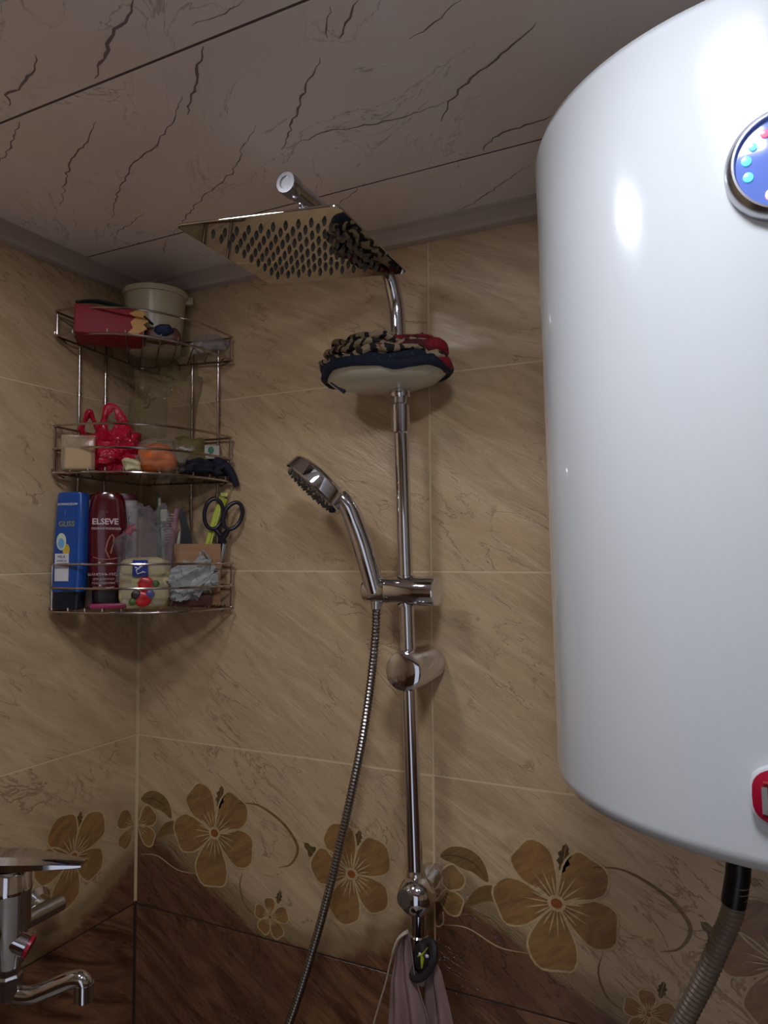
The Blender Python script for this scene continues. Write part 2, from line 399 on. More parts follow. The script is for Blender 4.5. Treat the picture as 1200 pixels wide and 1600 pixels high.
# ---- ceiling of long panels
ceiling = struct(box('ceiling', (-.1, -D-.1, H+.0006), (W+.1, .1, H+.12), M['seam']))
edges = [0, -.148, -.468, -.788, -1.108, -1.428, -1.748, -D]
panels = []
for i in range(len(edges)-1):
    y1, y0 = edges[i]-.0017, edges[i+1]+.0017
    panels.append((box('panel', (0, y0, H), (W, y1, H+.008), M['ceil'], ceiling, .0003), y0, y1))
def crack(P, wd=.004):
    pts = [on_z(x, y, H) for x, y in P]; pts = [V((p.x, p.y, 0)) for p in pts]; out = []
    rnd = random.Random(int(P[0][0]*7+P[0][1]))
    for i in range(len(pts)-1):
        d = (pts[i+1]-pts[i]); n = V((-d.y, d.x, 0)).normalized(); k = max(3, int(d.length/.007))
        for j in range(k): out.append(pts[i]+d*(j/k)+n*(rnd.uniform(-.0026, .0026) if j else 0))
    out.append(pts[-1]); vs = []; fs = []; n_ = len(out)
    for i, p in enumerate(out):
        d = (out[min(i+1, n_-1)]-out[max(i-1, 0)]).normalized(); n = V((-d.y, d.x, 0)); ww = wd*.27*(.25+.75*math.sin(math.pi*(i+.3)/n_))*rnd.uniform(.6, 1.3)
        vs += [(p.x+n.x*ww, p.y+n.y*ww, H-.0003), (p.x-n.x*ww, p.y-n.y*ww, H-.0003)]
    for i in range(n_-1): fs.append((2*i, 2*i+1, 2*i+3, 2*i+2))
    return vs, fs
cracks = [
 ([(55, 85), (50, 115), (30, 140), (8, 148), (15, 165)], .006), ([(208, 0), (200, 25), (178, 45), (165, 85), (148, 122)], .007),
 ([(318, 72), (308, 115), (293, 178)], .006), ([(285, 150), (268, 195), (236, 235), (205, 258), (185, 300), (175, 340)], .004),
 ([(150, 190), (130, 230), (108, 255), (95, 320)], .004), ([(225, 332), (205, 350), (183, 362), (182, 372)], .003),
 ([(400, 195), (378, 230), (365, 268), (325, 300), (290, 338), (270, 368)], .004), ([(262, 372), (255, 398)], .003),
 ([(500, 90), (478, 130), (465, 175), (440, 232)], .005), ([(838, 35), (800, 70), (750, 110), (700, 158), (690, 190)], .005),
 ([(700, 158), (640, 180), (580, 195), (510, 205), (438, 234)], .0035), ([(560, 0), (540, 35), (530, 60)], .004),
 ([(720, 0), (690, 28), (640, 60)], .003), ([(880, 175), (820, 195), (770, 215), (755, 235)], .005),
 ([(515, 10), (512, 60)], .003), ([(30, 190), (18, 230), (0, 252)], .004), ([(830, 255), (780, 290), (735, 320), (680, 345)], .003),
 ([(570, 285), (540, 310), (520, 325)], .003), ([(380, 0), (340, 25), (300, 40)], .002)]
buckets = {}
for P, wd in cracks:
    vs, fs = crack(P, wd); yc = sum(v[1] for v in vs)/len(vs)
    for pi, (pn, y0, y1) in enumerate(panels):
        if y0 <= yc <= y1: buckets.setdefault(pi, MB()).add(vs, fs)
for pi, mb in buckets.items(): mb.build('printed_vein', M['vein'], panels[pi][0], smooth=0)
# ceiling edge trims
def trim(name, P0, P1, inward, z=H):
    P0, P1, n = V(P0), V(P1), V(inward); prof = [(0, z), (.020, z), (.020, z-.004), (.016, z-.006), (.016, z-.022), (.012, z-.027), (.003, z-.029), (0, z-.029)]
    mb = MB(); mb.rings([[V((P.x, P.y, 0))+n*a+V((0, 0, b)) for a, b in prof] for P in (P0, P1)]); return struct(mb.build(name, M['trim'], smooth=20))
trim('trim_1', (0, 0, 0), (W, 0, 0), (0, -1, 0)); trim('trim_2', (0, -D, 0), (0, 0, 0), (1, 0, 0))
trim('trim_3', (W, 0, 0), (W, -D, 0), (-1, 0, 0)); trim('trim_4', (W, -D, 0), (0, -D, 0), (0, 1, 0))
# ---- ceiling light panels
def lamp_mat(f):
    m = NT('lamp_diffuser'); m.b.inputs['Base Color'].default_value = (.9, .9, .9, 1)
    m.b.inputs['Emission Color'].default_value = lin('f1f5ff'); m.b.inputs['Emission Strength'].default_value = LAMP_POWER*f; return m.m
for i, (x, y, s, f) in enumerate(LAMPS):
    t = thing('ceiling_light', (x, y, H), ('square white ceiling light panel above the white water heater', 'smaller square white ceiling light panel above the shower column')[i], 'light', 'ceiling lights')
    b = .008
    mb = MB()
    for dx, dy, sx, sy in ((0, s/2+b/2, s+2*b, b), (0, -s/2-b/2, s+2*b, b), (s/2+b/2, 0, b, s), (-s/2-b/2, 0, b, s)): mb.box((x+dx, y+dy, H-.004), (sx, sy, .008))
    mb.build('frame', M['enamel'], t); box('diffuser', (x-s/2, y-s/2, H-.006), (x+s/2, y+s/2, H-.0005), lamp_mat(f), t)

# ============================================================ WATER HEATER
HX, HY, HR, HZ0, HZ1 = 1.047, -.2492, .2192, 1.614, 2.2236
heater = thing('water_heater', (HX, HY, HZ0), 'large white cylindrical water heater hanging on the back wall', 'water heater')
TILT = Matrix.Translation((HX, HY, 1.83))@Matrix(((1, 0, -.0174, 0), (0, 1, -.0048, 0), (0, 0, 1, 0), (0, 0, 0, 1)))@Matrix.Translation((-HX, -HY, -1.83))
def tilted(mb): mb.v = [tuple(TILT@V(v)) for v in mb.v]; return mb
r = HR; e = .010
prof = [(.02, HZ0-.004), (r*.6, HZ0-.004), (r-.02, HZ0-.001), (r-.010, HZ0), (r-.003, HZ0+.0025), (r, HZ0+e), (r, HZ0+e+.003), (r, HZ1-e-.003), (r, HZ1-e), (r-.003, HZ1-.0025), (r-.010, HZ1), (r-.02, HZ1+.002), (r*.6, HZ1+.006), (.02, HZ1+.006)]
tilted(MB().lathe(prof, (HX, HY, 0), n=128)).build('body', M['enamel'], heater, smooth=50)
mb = MB(); mb.box((HX, -.019, HZ1-.12), (.24, .036, .03)); mb.build('wall_bracket', M['chrome_dull'], heater, .002)
MB().box((HX, -.019, HZ0+.12), (.24, .036, .03)).build('wall_bracket', M['chrome_dull'], heater, .002)
# control dial at the front
zc = on_y(1190, 268, HY-HR).z; cx = HX-.005; yf = HY-HR
dm = NT('display_blue'); dm.b.inputs['Base Color'].default_value = lin('5a6fb4'); dm.b.inputs['Roughness'].default_value = .12
dm.b.inputs['Emission Color'].default_value = lin('5468b4'); dm.b.inputs['Emission Strength'].default_value = .25
panel = tilted(MB().lathe([(.0385, .006), (.0385, -.002), (.037, -.008), (.034, -.0115), (.0325, -.0115), (.0315, -.008), (.0315, 0)], (cx, yf, zc), (0, 1, 0), 64)).build('dial_bezel', M['chrome_dull'], heater)
panel['label'] = 'round silver bezel of the control dial'
disp = tilted(MB().lathe([(.0315, .002), (.0315, -.0082), (.0305, -.0085)], (cx, yf, zc), (0, 1, 0), 64)).build('display', dm.m, heater); disp['label'] = 'round blue display face'
for k, (a, c, rr, dr) in enumerate(((122, 'e0607c', .0028, .024), (147, '66b4dc', .0028, .024), (170, '5cc8f0', .0034, .025), (196, '5cd0f4', .0034, .025), (244, 'ffa890', .0044, .024), (258, 'e05a5c', .003, .023), (60, '66b4dc', .0028, .024), (35, '66b4dc', .0028, .024), (10, '5cc8f0', .003, .024), (-15, '5cc8f0', .003, .024))):
    a = math.radians(a); m_ = plain('dial_light_%s' % k, c, .3, emit=.8)
    tilted(MB().lathe([(rr, .0005), (rr*.9, -.0012), (rr*.3, -.0016)], (cx+dr*math.cos(a), yf-.0085, zc+dr*math.sin(a)), (0, 1, 0), 12)).build('indicator_light', m_, heater)
# badge
bz = on_y(1190, 1243, yf).z; bx = HX-.001
def pill(hw, hh, p=.62, n=40): return [(hw*math.copysign(abs(math.cos(2*math.pi*i/n))**p, math.cos(2*math.pi*i/n)), hh*math.copysign(abs(math.sin(2*math.pi*i/n))**p, math.sin(2*math.pi*i/n))) for i in range(n)]
def plaque(rows): mb = MB(); mb.rings([[V((bx+x, yf+y, bz+z)) for x, z in pill(hw, hh)] for hw, hh, y in rows]); return tilted(mb)
plaque(((.0475, .0222, .006), (.0475, .0222, -.0015), (.0465, .0212, -.0022))).build('badge_rim', M['enamel'], heater)
badge = plaque(((.0460, .0206, 0), (.0460, .0206, -.0030), (.0450, .0198, -.0036))).build('badge', plain('badge_red', 'a01030', .25, coat=.5), heater)
badge['label'] = 'red oval badge with silver letters'
mt = plain('badge_silver', '8a8480', .3, .6)
tilted(MB().box((bx-.0385, yf-.0045, bz-.002), (.0035, .001, .017)).box((bx-.0315, yf-.0045, bz-.0095), (.014, .001, .0028)).box((bx-.0, yf-.0045, bz-.002), (.0035, .001, .017)).box((bx+.018, yf-.0045, bz-.002), (.0035, .001, .017)).box((bx-.018, yf-.0045, bz-.002), (.0035, .001, .017))).build('lettering', mt, badge)
tilted(MB().box((bx-.014, yf-.0045, bz+.0125), (.040, .0008, .0015)).box((bx-.010, yf-.0045, bz+.0095), (.058, .0008, .0012))).build('lettering', plain('badge_orange', 'b0402c', .4), badge)
tilted(MB().lathe([(.012, 0), (.012, -.03), (.014, -.03), (.014, -.05)], (1.045, -.30, HZ0), n=20)).build('inlet_pipe', M['chrome_dull'], heater)
tilted(MB().lathe([(.012, 0), (.012, -.03), (.014, -.03), (.014, -.05)], (.985, -.25, HZ0), n=20)).build('outlet_pipe', M['chrome_dull'], heater)
# corrugated hose below it
def corrugated(P, r0, r1, pitch, n=12):
    pts = smooth_path(P, 12); L = [0]
    for a, b in zip(pts, pts[1:]): L.append(L[-1]+(b-a).length)
    N = int(L[-1]/pitch*4); out = []; rr = []; j = 0
    for i in range(N+1):
        s = L[-1]*i/N
        while j < len(L)-2 and L[j+1] < s: j += 1
        t = (s-L[j])/max(L[j+1]-L[j], 1e-9); out.append(pts[j].lerp(pts[j+1], t)); rr.append((r0, (r0+r1)/2, r1, (r0+r1)/2)[i % 4])
    return MB().tube(out, rr, n)
hh = thing('flexible_hose', V((.985, -.25, 1.57)), 'grey ribbed flexible hose running down from under the water heater', 'hose')
P = [on_y(1153, 1350, -.25), on_y(1152, 1385, -.25), on_y(1143, 1430, -.245), on_y(1122, 1480, -.24), on_y(1098, 1535, -.235), on_y(1065, 1600, -.23), on_y(1030, 1670, -.22), on_y(1010, 1760, -.2)]
corrugated(P, .0088, .0104, .0052, 16).build('ribbed_tube', M['hose_grey'], hh)
hn = MB().tube([on_y(1155, 1335, -.25), on_y(1153, 1368, -.25), on_y(1146, 1412, -.248)], .0110, 20).build('hose_nut_or_shade', M['black'], hh); hn['label'] = 'shaded top of the hose as a dark sleeve'  # black sleeve stands in for the shadow on the hose top

# ============================================================ SHOWER COLUMN
PY = -.066
col = thing('shower_column', (.584, PY, 1.30), 'chrome shower column with rising pole, overhead arm and wall mounts', 'shower')
def polex(z): return .5655+(2.05-z)*.0265
ptop = V((polex(2.11), PY, 2.11)); zarm = 2.243
low = [V((polex(z), PY, z)) for z in (1.375, 1.6, 1.85, 2.06)]
MB().tube(low, .0106, 24).build('lower_pole', M['chrome'], col)
ax_ = .5575
up = [V((polex(2.05), PY, 2.05)), V((polex(2.10), PY, 2.10)), V((.5625, PY, 2.17)), V((.560, PY-.006, 2.205)), V((.559, PY-.020, 2.229)), V((ax_, PY-.042, 2.2415)), V((ax_, PY-.07, zarm)), V((ax_, -.2, zarm)), V((ax_, -.335, zarm))]
MB().tube(smooth_path(up, 6), .0112, 24).build('overhead_arm', M['chrome'], col)
MB().lathe([(.0112, -.03), (.0135, -.028), (.0135, .012), (.0118, .014)], (polex(2.03), PY, 2.03), n=24).build('collar', M['chrome'], col)
MB().lathe([(.0112, 0), (.0125, -.002), (.0125, -.016), (.0118, -.0185), (.0075, -.0185), (.007, -.017)], (ax_, -.332, zarm), (0, 1, 0), 28).build('end_cap', M['chrome_dull'], col)
# mounts
MB().lathe([(.0235, -.0005), (.0265, -.004), (.0280, -.010), (.0280, -.088), (.0262, -.0935), (.022, -.096), (.012, -.0972)], (.5795, 0, 1.665), (0, 1, 0), 40).build('wall_mount', M['chrome'], col)
MB().lathe([(.0245, -.0005), (.0265, -.005), (.0265, -.020), (.0225, -.036), (.0195, -.052)], (.5825, 0, 1.350), (0, 1, 0), 40).build('wall_mount', M['chrome'], col)
bl = MB(); bl.blob((0, 0, 0), (.0262, .0262, .0262), 28, 20, 0); bl.v = [tuple(V(v)+V((.5875, -.072, 1.358))) for v in bl.v]; bl.build('diverter_ball', M['chrome'], col)
dn = (CAM-V((.5875, -.072, 1.358))); dn = V((-.25, -.93, .18)).normalized()
MB().lathe([(.0125, .018), (.0125, .0275), (.0115, .029)], V((.5875, -.072, 1.358)), dn, 28).build('diverter_button', M['chrome_dull'], col)
MB().lathe([(.0135, .0), (.0135, .012), (.0105, .018)], (.5845, PY, 1.372), n=24).build('lower_collar', M['chrome'], col)
MB().lathe([(.0105, 0), (.0105, -.030), (.0125, -.032), (.0125, -.050), (.0100, -.052), (.0100, -.066)], (.5895, -.070, 1.336), n=24).build('outlet_pipe', M['chrome'], col)
MB().tube([(.5895, -.070, 1.285), (.602, -.085, 1.272), (.604, -.100, 1.262)], .012, 16).build('outlet_elbow', M['chrome'], col)
# rain head
C = V((.5395, -.2954, 2.1894)); ry = math.radians(4.56); rx = math.radians(1.19); rz = math.radians(3.8)
RM = Matrix.Rotation(rz, 4, 'Z')@Matrix.Rotation(ry, 4, 'Y')@Matrix.Rotation(rx, 4, 'X')
rain = thing('rain_shower_head', C, 'square mirror polished overhead rain shower head under the chrome arm', 'shower head')
pts = []
for cxs, cys, a0 in ((1, 1, 0), (-1, 1, 90), (-1, -1, 180), (1, -1, 270)):
    for k in range(6): a = math.radians(a0+18*k); pts.append((cxs*.092+.010*math.cos(a), cys*.092+.010*math.sin(a)))
mb = MB(); mb.rings([[C+RM@V((x*s, y*s, z)) for x, y in pts] for s, z in ((.995, -.0010), (1, -.0004), (1, .0010), (.996, .0016))]); mb.build('plate', M['mirror'], rain)
nz = None
for i in range(10):
    for j in range(10):
        p = C+RM@V(((i-4.5)*.0158, (j-4.5)*.0158, -.001))
        if nz is None: nz = MB().lathe([(.0026, 0), (.0024, -.0016), (.0013, -.0048), (.0010, -.0052)], (0, 0, 0), n=10).build('nozzle', M['nozzle'], rain, loc=p-C); o = nz
        else: o = nz.copy(); COL.objects.link(o); o.parent = rain; o.location = p-C
        o.rotation_euler = RM.to_euler()
MB().lathe([(.020, .0016), (.020, .004), (.012, .010), (.0085, .012), (.0085, .043)], C+V((.014, -.012, 0))+RM@V((0, 0, 0)), (0, 0, 1), 24).build('swivel_connector', M['chrome'], rain)

# slider / hand shower holder
sx0, sx1, sz = .5075, .6195, 1.7745
hold = thing('shower_holder', (.574, PY, sz), 'chrome sliding holder clamped across the shower pole', 'holder')
MB().lathe([(.013, sx0+.037), (.0205, sx0+.0375), (.0210, sx0+.039), (.0210, sx1-.003), (.0200, sx1), (.012, sx1+.0005)], (0, PY, sz), (1, 0, 0), 36).build('clamp_body', M['chrome'], hold)
MB().lathe([(.011, sx0), (.0180, sx0+.001), (.0200, sx0+.004), (.0200, sx0+.0368), (.012, sx0+.037)], (0, PY, sz), (1, 0, 0), 36).build('cradle', M['chrome'], hold)
MB().lathe([(.0135, .0195), (.0135, .0215), (.0112, .0220), (.0112, .015)], (polex(sz), PY, sz), n=24).build('bushing', M['chrome'], hold)
MB().lathe([(.0135, .0195), (.0135, .0215), (.0112, .0220), (.0112, .015)], (polex(sz), PY, sz), (0, 0, -1), n=24).build('bushing', M['chrome'], hold)
# hand shower
hb = on_y(581, 915, -.078)
hand = thing('hand_shower', hb, 'chrome hand shower with round head resting in the sliding holder', 'hand shower')
P = [on_y(587, 925, -.073), on_y(579, 895, -.078), on_y(569, 860, -.084), on_y(556, 822, -.090), on_y(545, 794, -.098), on_y(530, 775, -.104)]
MB().tube(smooth_path(P, 6), [.0142+.0012*math.sin(math.pi*.5*min(1, i/12))-(.0030*max(0, i-12)/18) for i in range(31)], 24).build('handle', M['chrome'], hand)
vd = ray(493, 762); a_, b_ = math.radians(-133.), .16
nrm = (R_*math.cos(a_)+U_*math.sin(a_)).normalized(); nrm = (nrm*math.cos(b_)-vd*math.sin(b_)).normalized()
HC = on_y(497, 756, -.103)
MB().lathe([(.004, -.0205), (.020, -.0190), (.038, -.0150), (.0470, -.0115), (.0495, -.0095), (.0510, -.008), (.0515, -.006), (.0530, .0115), (.0510, .0135), (.047, .0138)], HC, nrm, 56).build('head_shell', M['chrome'], hand)
MB().lathe([(.047, .009), (.0475, .0138), (.046, .0148), (.010, .0152)], HC, nrm, 48).build('spray_face', M['chrome_dull'], hand)
u = nrm.orthogonal().normalized(); w_ = nrm.cross(u); mb = MB()
for k, cnt in ((.043, 26), (.034, 20), (.025, 14), (.014, 8)):
    for i in range(cnt):
        a = 2*math.pi*i/cnt; mb.lathe([(.0022, 0), (.0020, .0016), (.0010, .0034)], HC+(u*math.cos(a)+w_*math.sin(a))*k+nrm*.0145, nrm, 6)
nn = mb.build('nozzles', M['nozzle'], hand); nn['kind'] = 'stuff'
MB().tube([on_y(521, 782, -.108), on_y(519, 797, -.108), on_y(519, 801, -.108)], [.0058, .0058, .004], 14).build('spray_switch', M['black'], hand)
# hose of the hand shower
sh = thing('shower_hose', on_y(588, 945, -.073), 'long ribbed steel hose hanging from the hand shower holder', 'hose')
P = [on_y(588, 935, -.073), on_y(587, 985, -.076), on_y(580, 1060, -.082), on_y(567, 1150, -.088), on_y(549, 1240, -.09), on_y(531, 1320, -.088), on_y(512, 1400, -.085), on_y(490, 1480, -.08), on_y(462, 1570, -.078), on_y(430, 1660, -.078), on_y(400, 1760, -.08)]
corrugated(P, .0052, .0066, .0050, 12).build('ribbed_tube', M['hose'], sh)
MB().tube([on_y(588, 940, -.073), on_y(587.8, 952, -.074)], [.0085, .0075], 20).build('hose_nut_or_shade', M['chrome'], sh)

# ============================================================ SOAP DISH AND CLOTH ON THE POLE
DC = V((.5480, -.081, 2.076))
dish = thing('soap_dish', DC, 'milky oval plastic soap dish clamped on the upper shower pole', 'dish')
MB().lathe([(.010, -.012), (.055, -.0105), (.080, -.004), (.093, .006), (.094, .010), (.091, .010), (.078, .000), (.052, -.007), (.010, -.008)], DC, (0, 0, 1), 48, sx=.98, sy=.76).build('tray', M['plastic_dish'], dish)
MB().lathe([(.0150, -.019), (.0160, -.017), (.0160, -.006), (.0150, -.004)], (polex(2.06), PY, 2.072), n=24).build('clamp_ring', M['chrome'], dish)
def cloth_mat(name, kind):
    m = NT(name); v = m.coord()
    if kind == 'pattern':
        wv = m.n('ShaderNodeTexWave', wave_type='BANDS'); wv.inputs['Scale'].default_value = 17; wv.inputs['Distortion'].default_value = 11; wv.inputs['Detail'].default_value = 3; wv.inputs['Detail Scale'].default_value = 1.6
        m.l(m.coord(scale=(1, 1, 1.6)), wv.inputs[0]); f = m.noise(v, 24, 3)
        c = m.mix(m.ramp(wv.outputs['Fac'], .38, .50), lin('1d1a1c'), lin('a08d70')); c = m.mix(m.ramp(f, .62, .66), c, lin('6a2020'))
    elif kind == 'navy': c = m.mix(m.ramp(m.noise(v, 300, 2), .6, .7), lin('10182c'), lin('2c3c56'))
    else: c = m.mix(m.ramp(m.noise(v, 30, 3), .45, .6), lin('8c1426'), lin('4a1420'))
    m.l(c, m.b.inputs['Base Color']); m.b.inputs['Roughness'].default_value = .85; m.bump(m.noise(v, 160, 3), .5, .003); return m.m
CM = {k: cloth_mat('cloth_'+k, k) for k in ('pattern', 'navy', 'red')}
cloth = thing('folded_cloth', DC+V((0, 0, .01)), 'bundled patterned cloth with navy hem and red edge on the soap dish', 'cloth')
CC = DC+V((0, 0, .008))
def loop(phi, a=.098, b=.072, h=.048, seed=0., amp=.004, t0=0, t1=360, n=64, dz=0):
    out = []
    for i in range(n+(0 if t1-t0 >= 360 else 1)):
        t = math.radians(t0+(t1-t0)*i/n); q = noise.noise(V((math.cos(t)*1.6+seed, math.sin(t)*1.6, seed*3)))
        q2 = noise.noise(V((math.cos(t)*3+seed*2, math.sin(t)*3, seed)))
        k = math.cos(phi)*(1+q*.10)
        out.append(CC+V((a*k*math.cos(t), b*k*math.sin(t), h*math.sin(phi)+dz+amp*q2+amp*q)))
    return out
mb = MB(); mb.blob(CC+V((.004, 0, .004)), (.090, .066, .044), 48, 24, .16, 30, 3, flat_bottom=.004); mb.build('patterned_bundle', CM['pattern'], cloth)
mb = MB(); mb.tube(loop(.06, seed=1., amp=.004, a=.096, b=.070), .0060, 10, closed=True, flat=1.25); mb.tube(loop(.22, a=.094, b=.069, seed=1.3, amp=.005), .0058, 10, closed=True, flat=1.2); nv = mb.build('navy_hem', CM['navy'], cloth); nv['label'] = 'dark navy hem'
for k, (ph, rr, t0, t1, hh_) in enumerate(((.36, .0090, 172, 345, .050), (.56, .0085, 165, 335, .054), (.74, .0085, 190, 345, .056), (.90, .0060, 150, 330, .054), (1.08, .0060, 100, 320, .053))):
    pth = loop(ph, seed=2+k*.9, amp=.010, h=hh_, t0=t0, t1=t1, b=.076)
    MB().tube(pth, [rr*(.35+.75*math.sin(math.pi*i/(len(pth)-1))) for i in range(len(pth))], 10, flat=.6).build('patterned_fold', CM['pattern'], cloth)
mb = MB(); mb.tube(loop(.95, seed=7., amp=.006, h=.058, t0=20, t1=235, b=.066), .0055, 10, flat=.6); mb.tube(loop(.75, seed=7.5, amp=.007, h=.056, t0=-75, t1=200, b=.074, a=.101), .006, 10, flat=.7)
pth = loop(.50, seed=8.3, amp=.007, h=.055, t0=-62, t1=35, a=.102); mb.tube(pth, [.0095*(.4+.7*math.sin(math.pi*i/(len(pth)-1))) for i in range(len(pth))], 10)
pth = loop(.15, seed=8.8, amp=.006, t0=-38, t1=40, a=.099); mb.tube(pth, [.0085*(.3+.8*math.sin(math.pi*i/(len(pth)-1))) for i in range(len(pth))], 10); mb.tube(loop(.40, seed=9, amp=.005, t0=165, t1=215, a=.099), .0065, 10)
rf = mb.build('red_edge', CM['red'], cloth); rf['label'] = 'red edge of the cloth'
tp = on_y(538, 612, -.145); MB().tube([on_y(517, 598, -.142), on_y(528, 606, -.144), tp], [.0012, .0015, .0032], 8).build('hem_thread', CM['navy'], cloth)

# ============================================================ CORNER CADDY
rack = thing('corner_caddy', (.02, -.02, 1.735), 'three tier chrome wire corner caddy packed with toiletries', 'shelf')
def arc(a, b, n=2.7, k=26, x0=.0, y0=.0):
    out = []
    for i in range(k+1):
        t = math.pi/2*i/k; out.append((x0+a*max(0, math.sin(t))**(2/n), y0-b*max(0, math.cos(t))**(2/n)))
    return out
def tz(z, x, y, k): return z-k*(x+y)
TIERS = [('top', 2.2155, [0], 2.175, .054), ('mid', 2.033, [0, -.0375], 1.957, .02), ('low', 1.8135, [0, -.0375], 1.738, .004)]
OFF = .010
for nm, z, rims, zf, k in TIERS:
    bk = bpy.data.objects.new('basket', None); COL.objects.link(bk); bk.parent = rack; bk.empty_display_size = .01
    A = .222 if nm != 'low' else .226; B = .205
    def edge(sc=1.):
        pts = arc(A*sc, B*sc); return [V((max(x, OFF), min(y, -OFF), 0)) for x, y in pts]
    for dz in rims+[zf-z]:
        E_ = edge(1.0 if dz > zf-z+.001 else .985)
        path = [V((OFF, -OFF-.05, 0)), V((OFF, -B+.006, 0)), V((OFF+.004, -B+.0005, 0))]+E_[1:-1]+[V((A-.0005, -OFF-.004, 0)), V((A-.006, -OFF, 0)), V((OFF+.05, -OFF, 0)), V((OFF+.006, -OFF, 0)), V((OFF, -OFF-.006, 0))]
        path = [V((p.x, p.y, tz(z+dz, p.x, p.y, k))) for p in path]
        o = MB().tube(path, .0019, 8, closed=True).build('rim_wire' if dz > zf-z+.001 else 'floor_frame', M['wire'], bk)
        o.matrix_parent_inverse = Matrix.Translation(-rack.location)
    # floor wires: run diagonally, front ends lap over the frame
    cnt = 11; E2 = arc(A*.985, B*.985, k=120)
    proto = None
    for i in range(cnt):
        t = -.135+.27*i/(cnt-1)                  # offset along the across direction (S2,S2)
        best = min(E2, key=lambda q: abs((q[0]+q[1])*S2-t)); x1, y1 = best
        if t >= 0: x0, y0 = t/S2+OFF*.5, -OFF
        else: x0, y0 = OFF, t/S2-OFF*.5
        if t >= 0: x0 = min(x0, A-.01)
        a = V((x0, y0, tz(zf+.003, x0, y0, k))); b = V((x1, y1, tz(zf+.003, x1, y1, k)))
        o = MB().tube([a, b, b+V((0, 0, .004))], .0014, 6).build('floor_wire', M['wire'], bk); o.matrix_parent_inverse = Matrix.Translation(-rack.location)
    # small uprights joining rims
    for sx_, sy_ in ((A-.006, -OFF-.001), (OFF+.001, -B+.006)):
        zt = tz(z, sx_, sy_, k); zb = tz(zf, sx_, sy_, k)
        q = V((-S2, S2, 0))*0
        o = MB().tube([(sx_, sy_, zt), (sx_, sy_, zb), (sx_*.9, sy_*.9, zb-.006)], .0017, 6).build('rim_upright', M['wire'], bk); o.matrix_parent_inverse = Matrix.Translation(-rack.location)
for (x, y) in ((.0075, -.150), (.0075, -.094), (.128, -.0075), (.1865, -.0075)):
    p = MB().tube([(x, y, 1.735), (x, y, 2.2155-(.012 if x > .1 else -.006))], .0023, 10).build('post', M['wire'], rack)
    for zz in (2.10, 1.93): MB().lathe([(.0024, -.005), (.0036, -.004), (.0036, .004), (.0024, .005)], (x, y, zz), n=10).build('post_joint', M['wire'], p)
ZT, ZM, ZB = 2.180, 1.9625, 1.7435
def floor_pt(px, z, s): p = on_s(px, 900, s); return V((p.x, p.y, z))
XR, YD = V((S2, S2, 0)), V((-S2, S2, 0))       # caddy frame: right and away
RZ = Matrix.Rotation(math.pi/4, 3, 'Z')
def hz(py, px, s): return on_s(px, py, s).z
# ---- top tier
c = floor_pt(238, ZT, .105)
bu = thing('plastic_tub', c, 'cream plastic tub with side lug standing on the top caddy tier', 'tub')
zt = hz(459, 238, .105)-ZT; bm_ = plain('cream_plastic', 'b9ac90', .3)
MB().lathe([(.040, 0), (.043, .001), (.0520, zt-.010), (.0550, zt-.009), (.0555, zt), (.0525, zt), (.050, zt-.008), (.041, .004), (.01, .003)], c, n=48).build('bucket', bm_, bu)
MB().box(c+XR*.056+V((0, 0, zt-.008)), (.016, .012, .014), mat=RZ).build('side_lug', bm_, bu, .003, seg=2)
def clip(mb, z): mb.v = [(a, b, max(c_, z)) for a, b, c_ in mb.v]; return mb
def pillow(center, w_, h, d, rz=RZ, amp=.12, seed=0, power=.6, fr=40, n=30, m=18):
    mb = MB(); mb.blob((0, 0, 0), (w_/2, d/2, h/2), n, m, amp, fr, seed, power=power); mb.v = [tuple(rz@V(v)+V(center)) for v in mb.v]; return mb
z0, z1 = ZT, hz(489, 170, .165); c = floor_pt(166, (z0+z1)/2, .165)
rp = thing('sponge_pack', V((c.x, c.y, ZT)), 'flat red packet with yellow jagged edge on the top caddy tier', 'packet')
MB().box((0, 0, 0), (.105, .075, z1-z0)).build('packet_body', plain('red_foil', '8a0a1e', .6, bump=.2), rp, .004, seg=2, loc=None)
o = rp.children[0] if rp.children else None
for o in COL.objects:
    if o.name.startswith('packet_body'): o.matrix_parent_inverse = Matrix(); o.location = (0, 0, (z1-z0)/2); o.rotation_euler = (0, 0, math.pi/4)
mb = MB(); hh_ = (z1-z0)/2
jag = [(.046, hh_*.95), (.056, hh_*.7), (.051, hh_*.45), (.060, hh_*.15), (.052, -hh_*.1), (.058, -hh_*.4), (.048, -hh_*.65), (.040, -hh_*.95), (.028, -hh_*.75), (.036, -hh_*.4), (.032, 0), (.040, hh_*.35), (.030, hh_*.6)]
mb.rings([[V(c)+XR*x+V((0, 0, z))-YD*dy for x, z in jag] for dy in (.0368, .0386)]); ye = mb.build('yellow_print', plain('yellow_print', 'c08a2c', .4), rp, smooth=0); ye['label'] = 'yellow jagged print'
c = on_s(262, 516, .165); br = thing('scrub_brush', c, 'dark curved brush with blue bristles leaning over the red packet', 'brush')
P = [on_s(118, 472, .135), on_s(150, 471, .14), on_s(185, 479, .152), on_s(215, 489, .170), on_s(238, 506, .184)]
MB().tube(smooth_path(P, 6), [.004+.004*math.sin(math.pi*i/24) for i in range(25)], 12, flat=.5).build('handle', plain('dark_green_plastic', '273230', .4), br)
MB().blob(on_s(255, 516, .188), (.018, .012, .010), 20, 12, .25, 150, 4).build('bristles', plain('navy_bristle', '18264a', .7, bump=.6, scale=200), br)
c = floor_pt(252, ZT+.013, .176); tag(pillow(c, .060, .028, .026, seed=5, amp=.25).build('brown_sachet', plain('brown_wrapper', '5c3b2b', .4, bump=.4)), 'brown crumpled sachet lying in front of the cream tub', 'sachet')
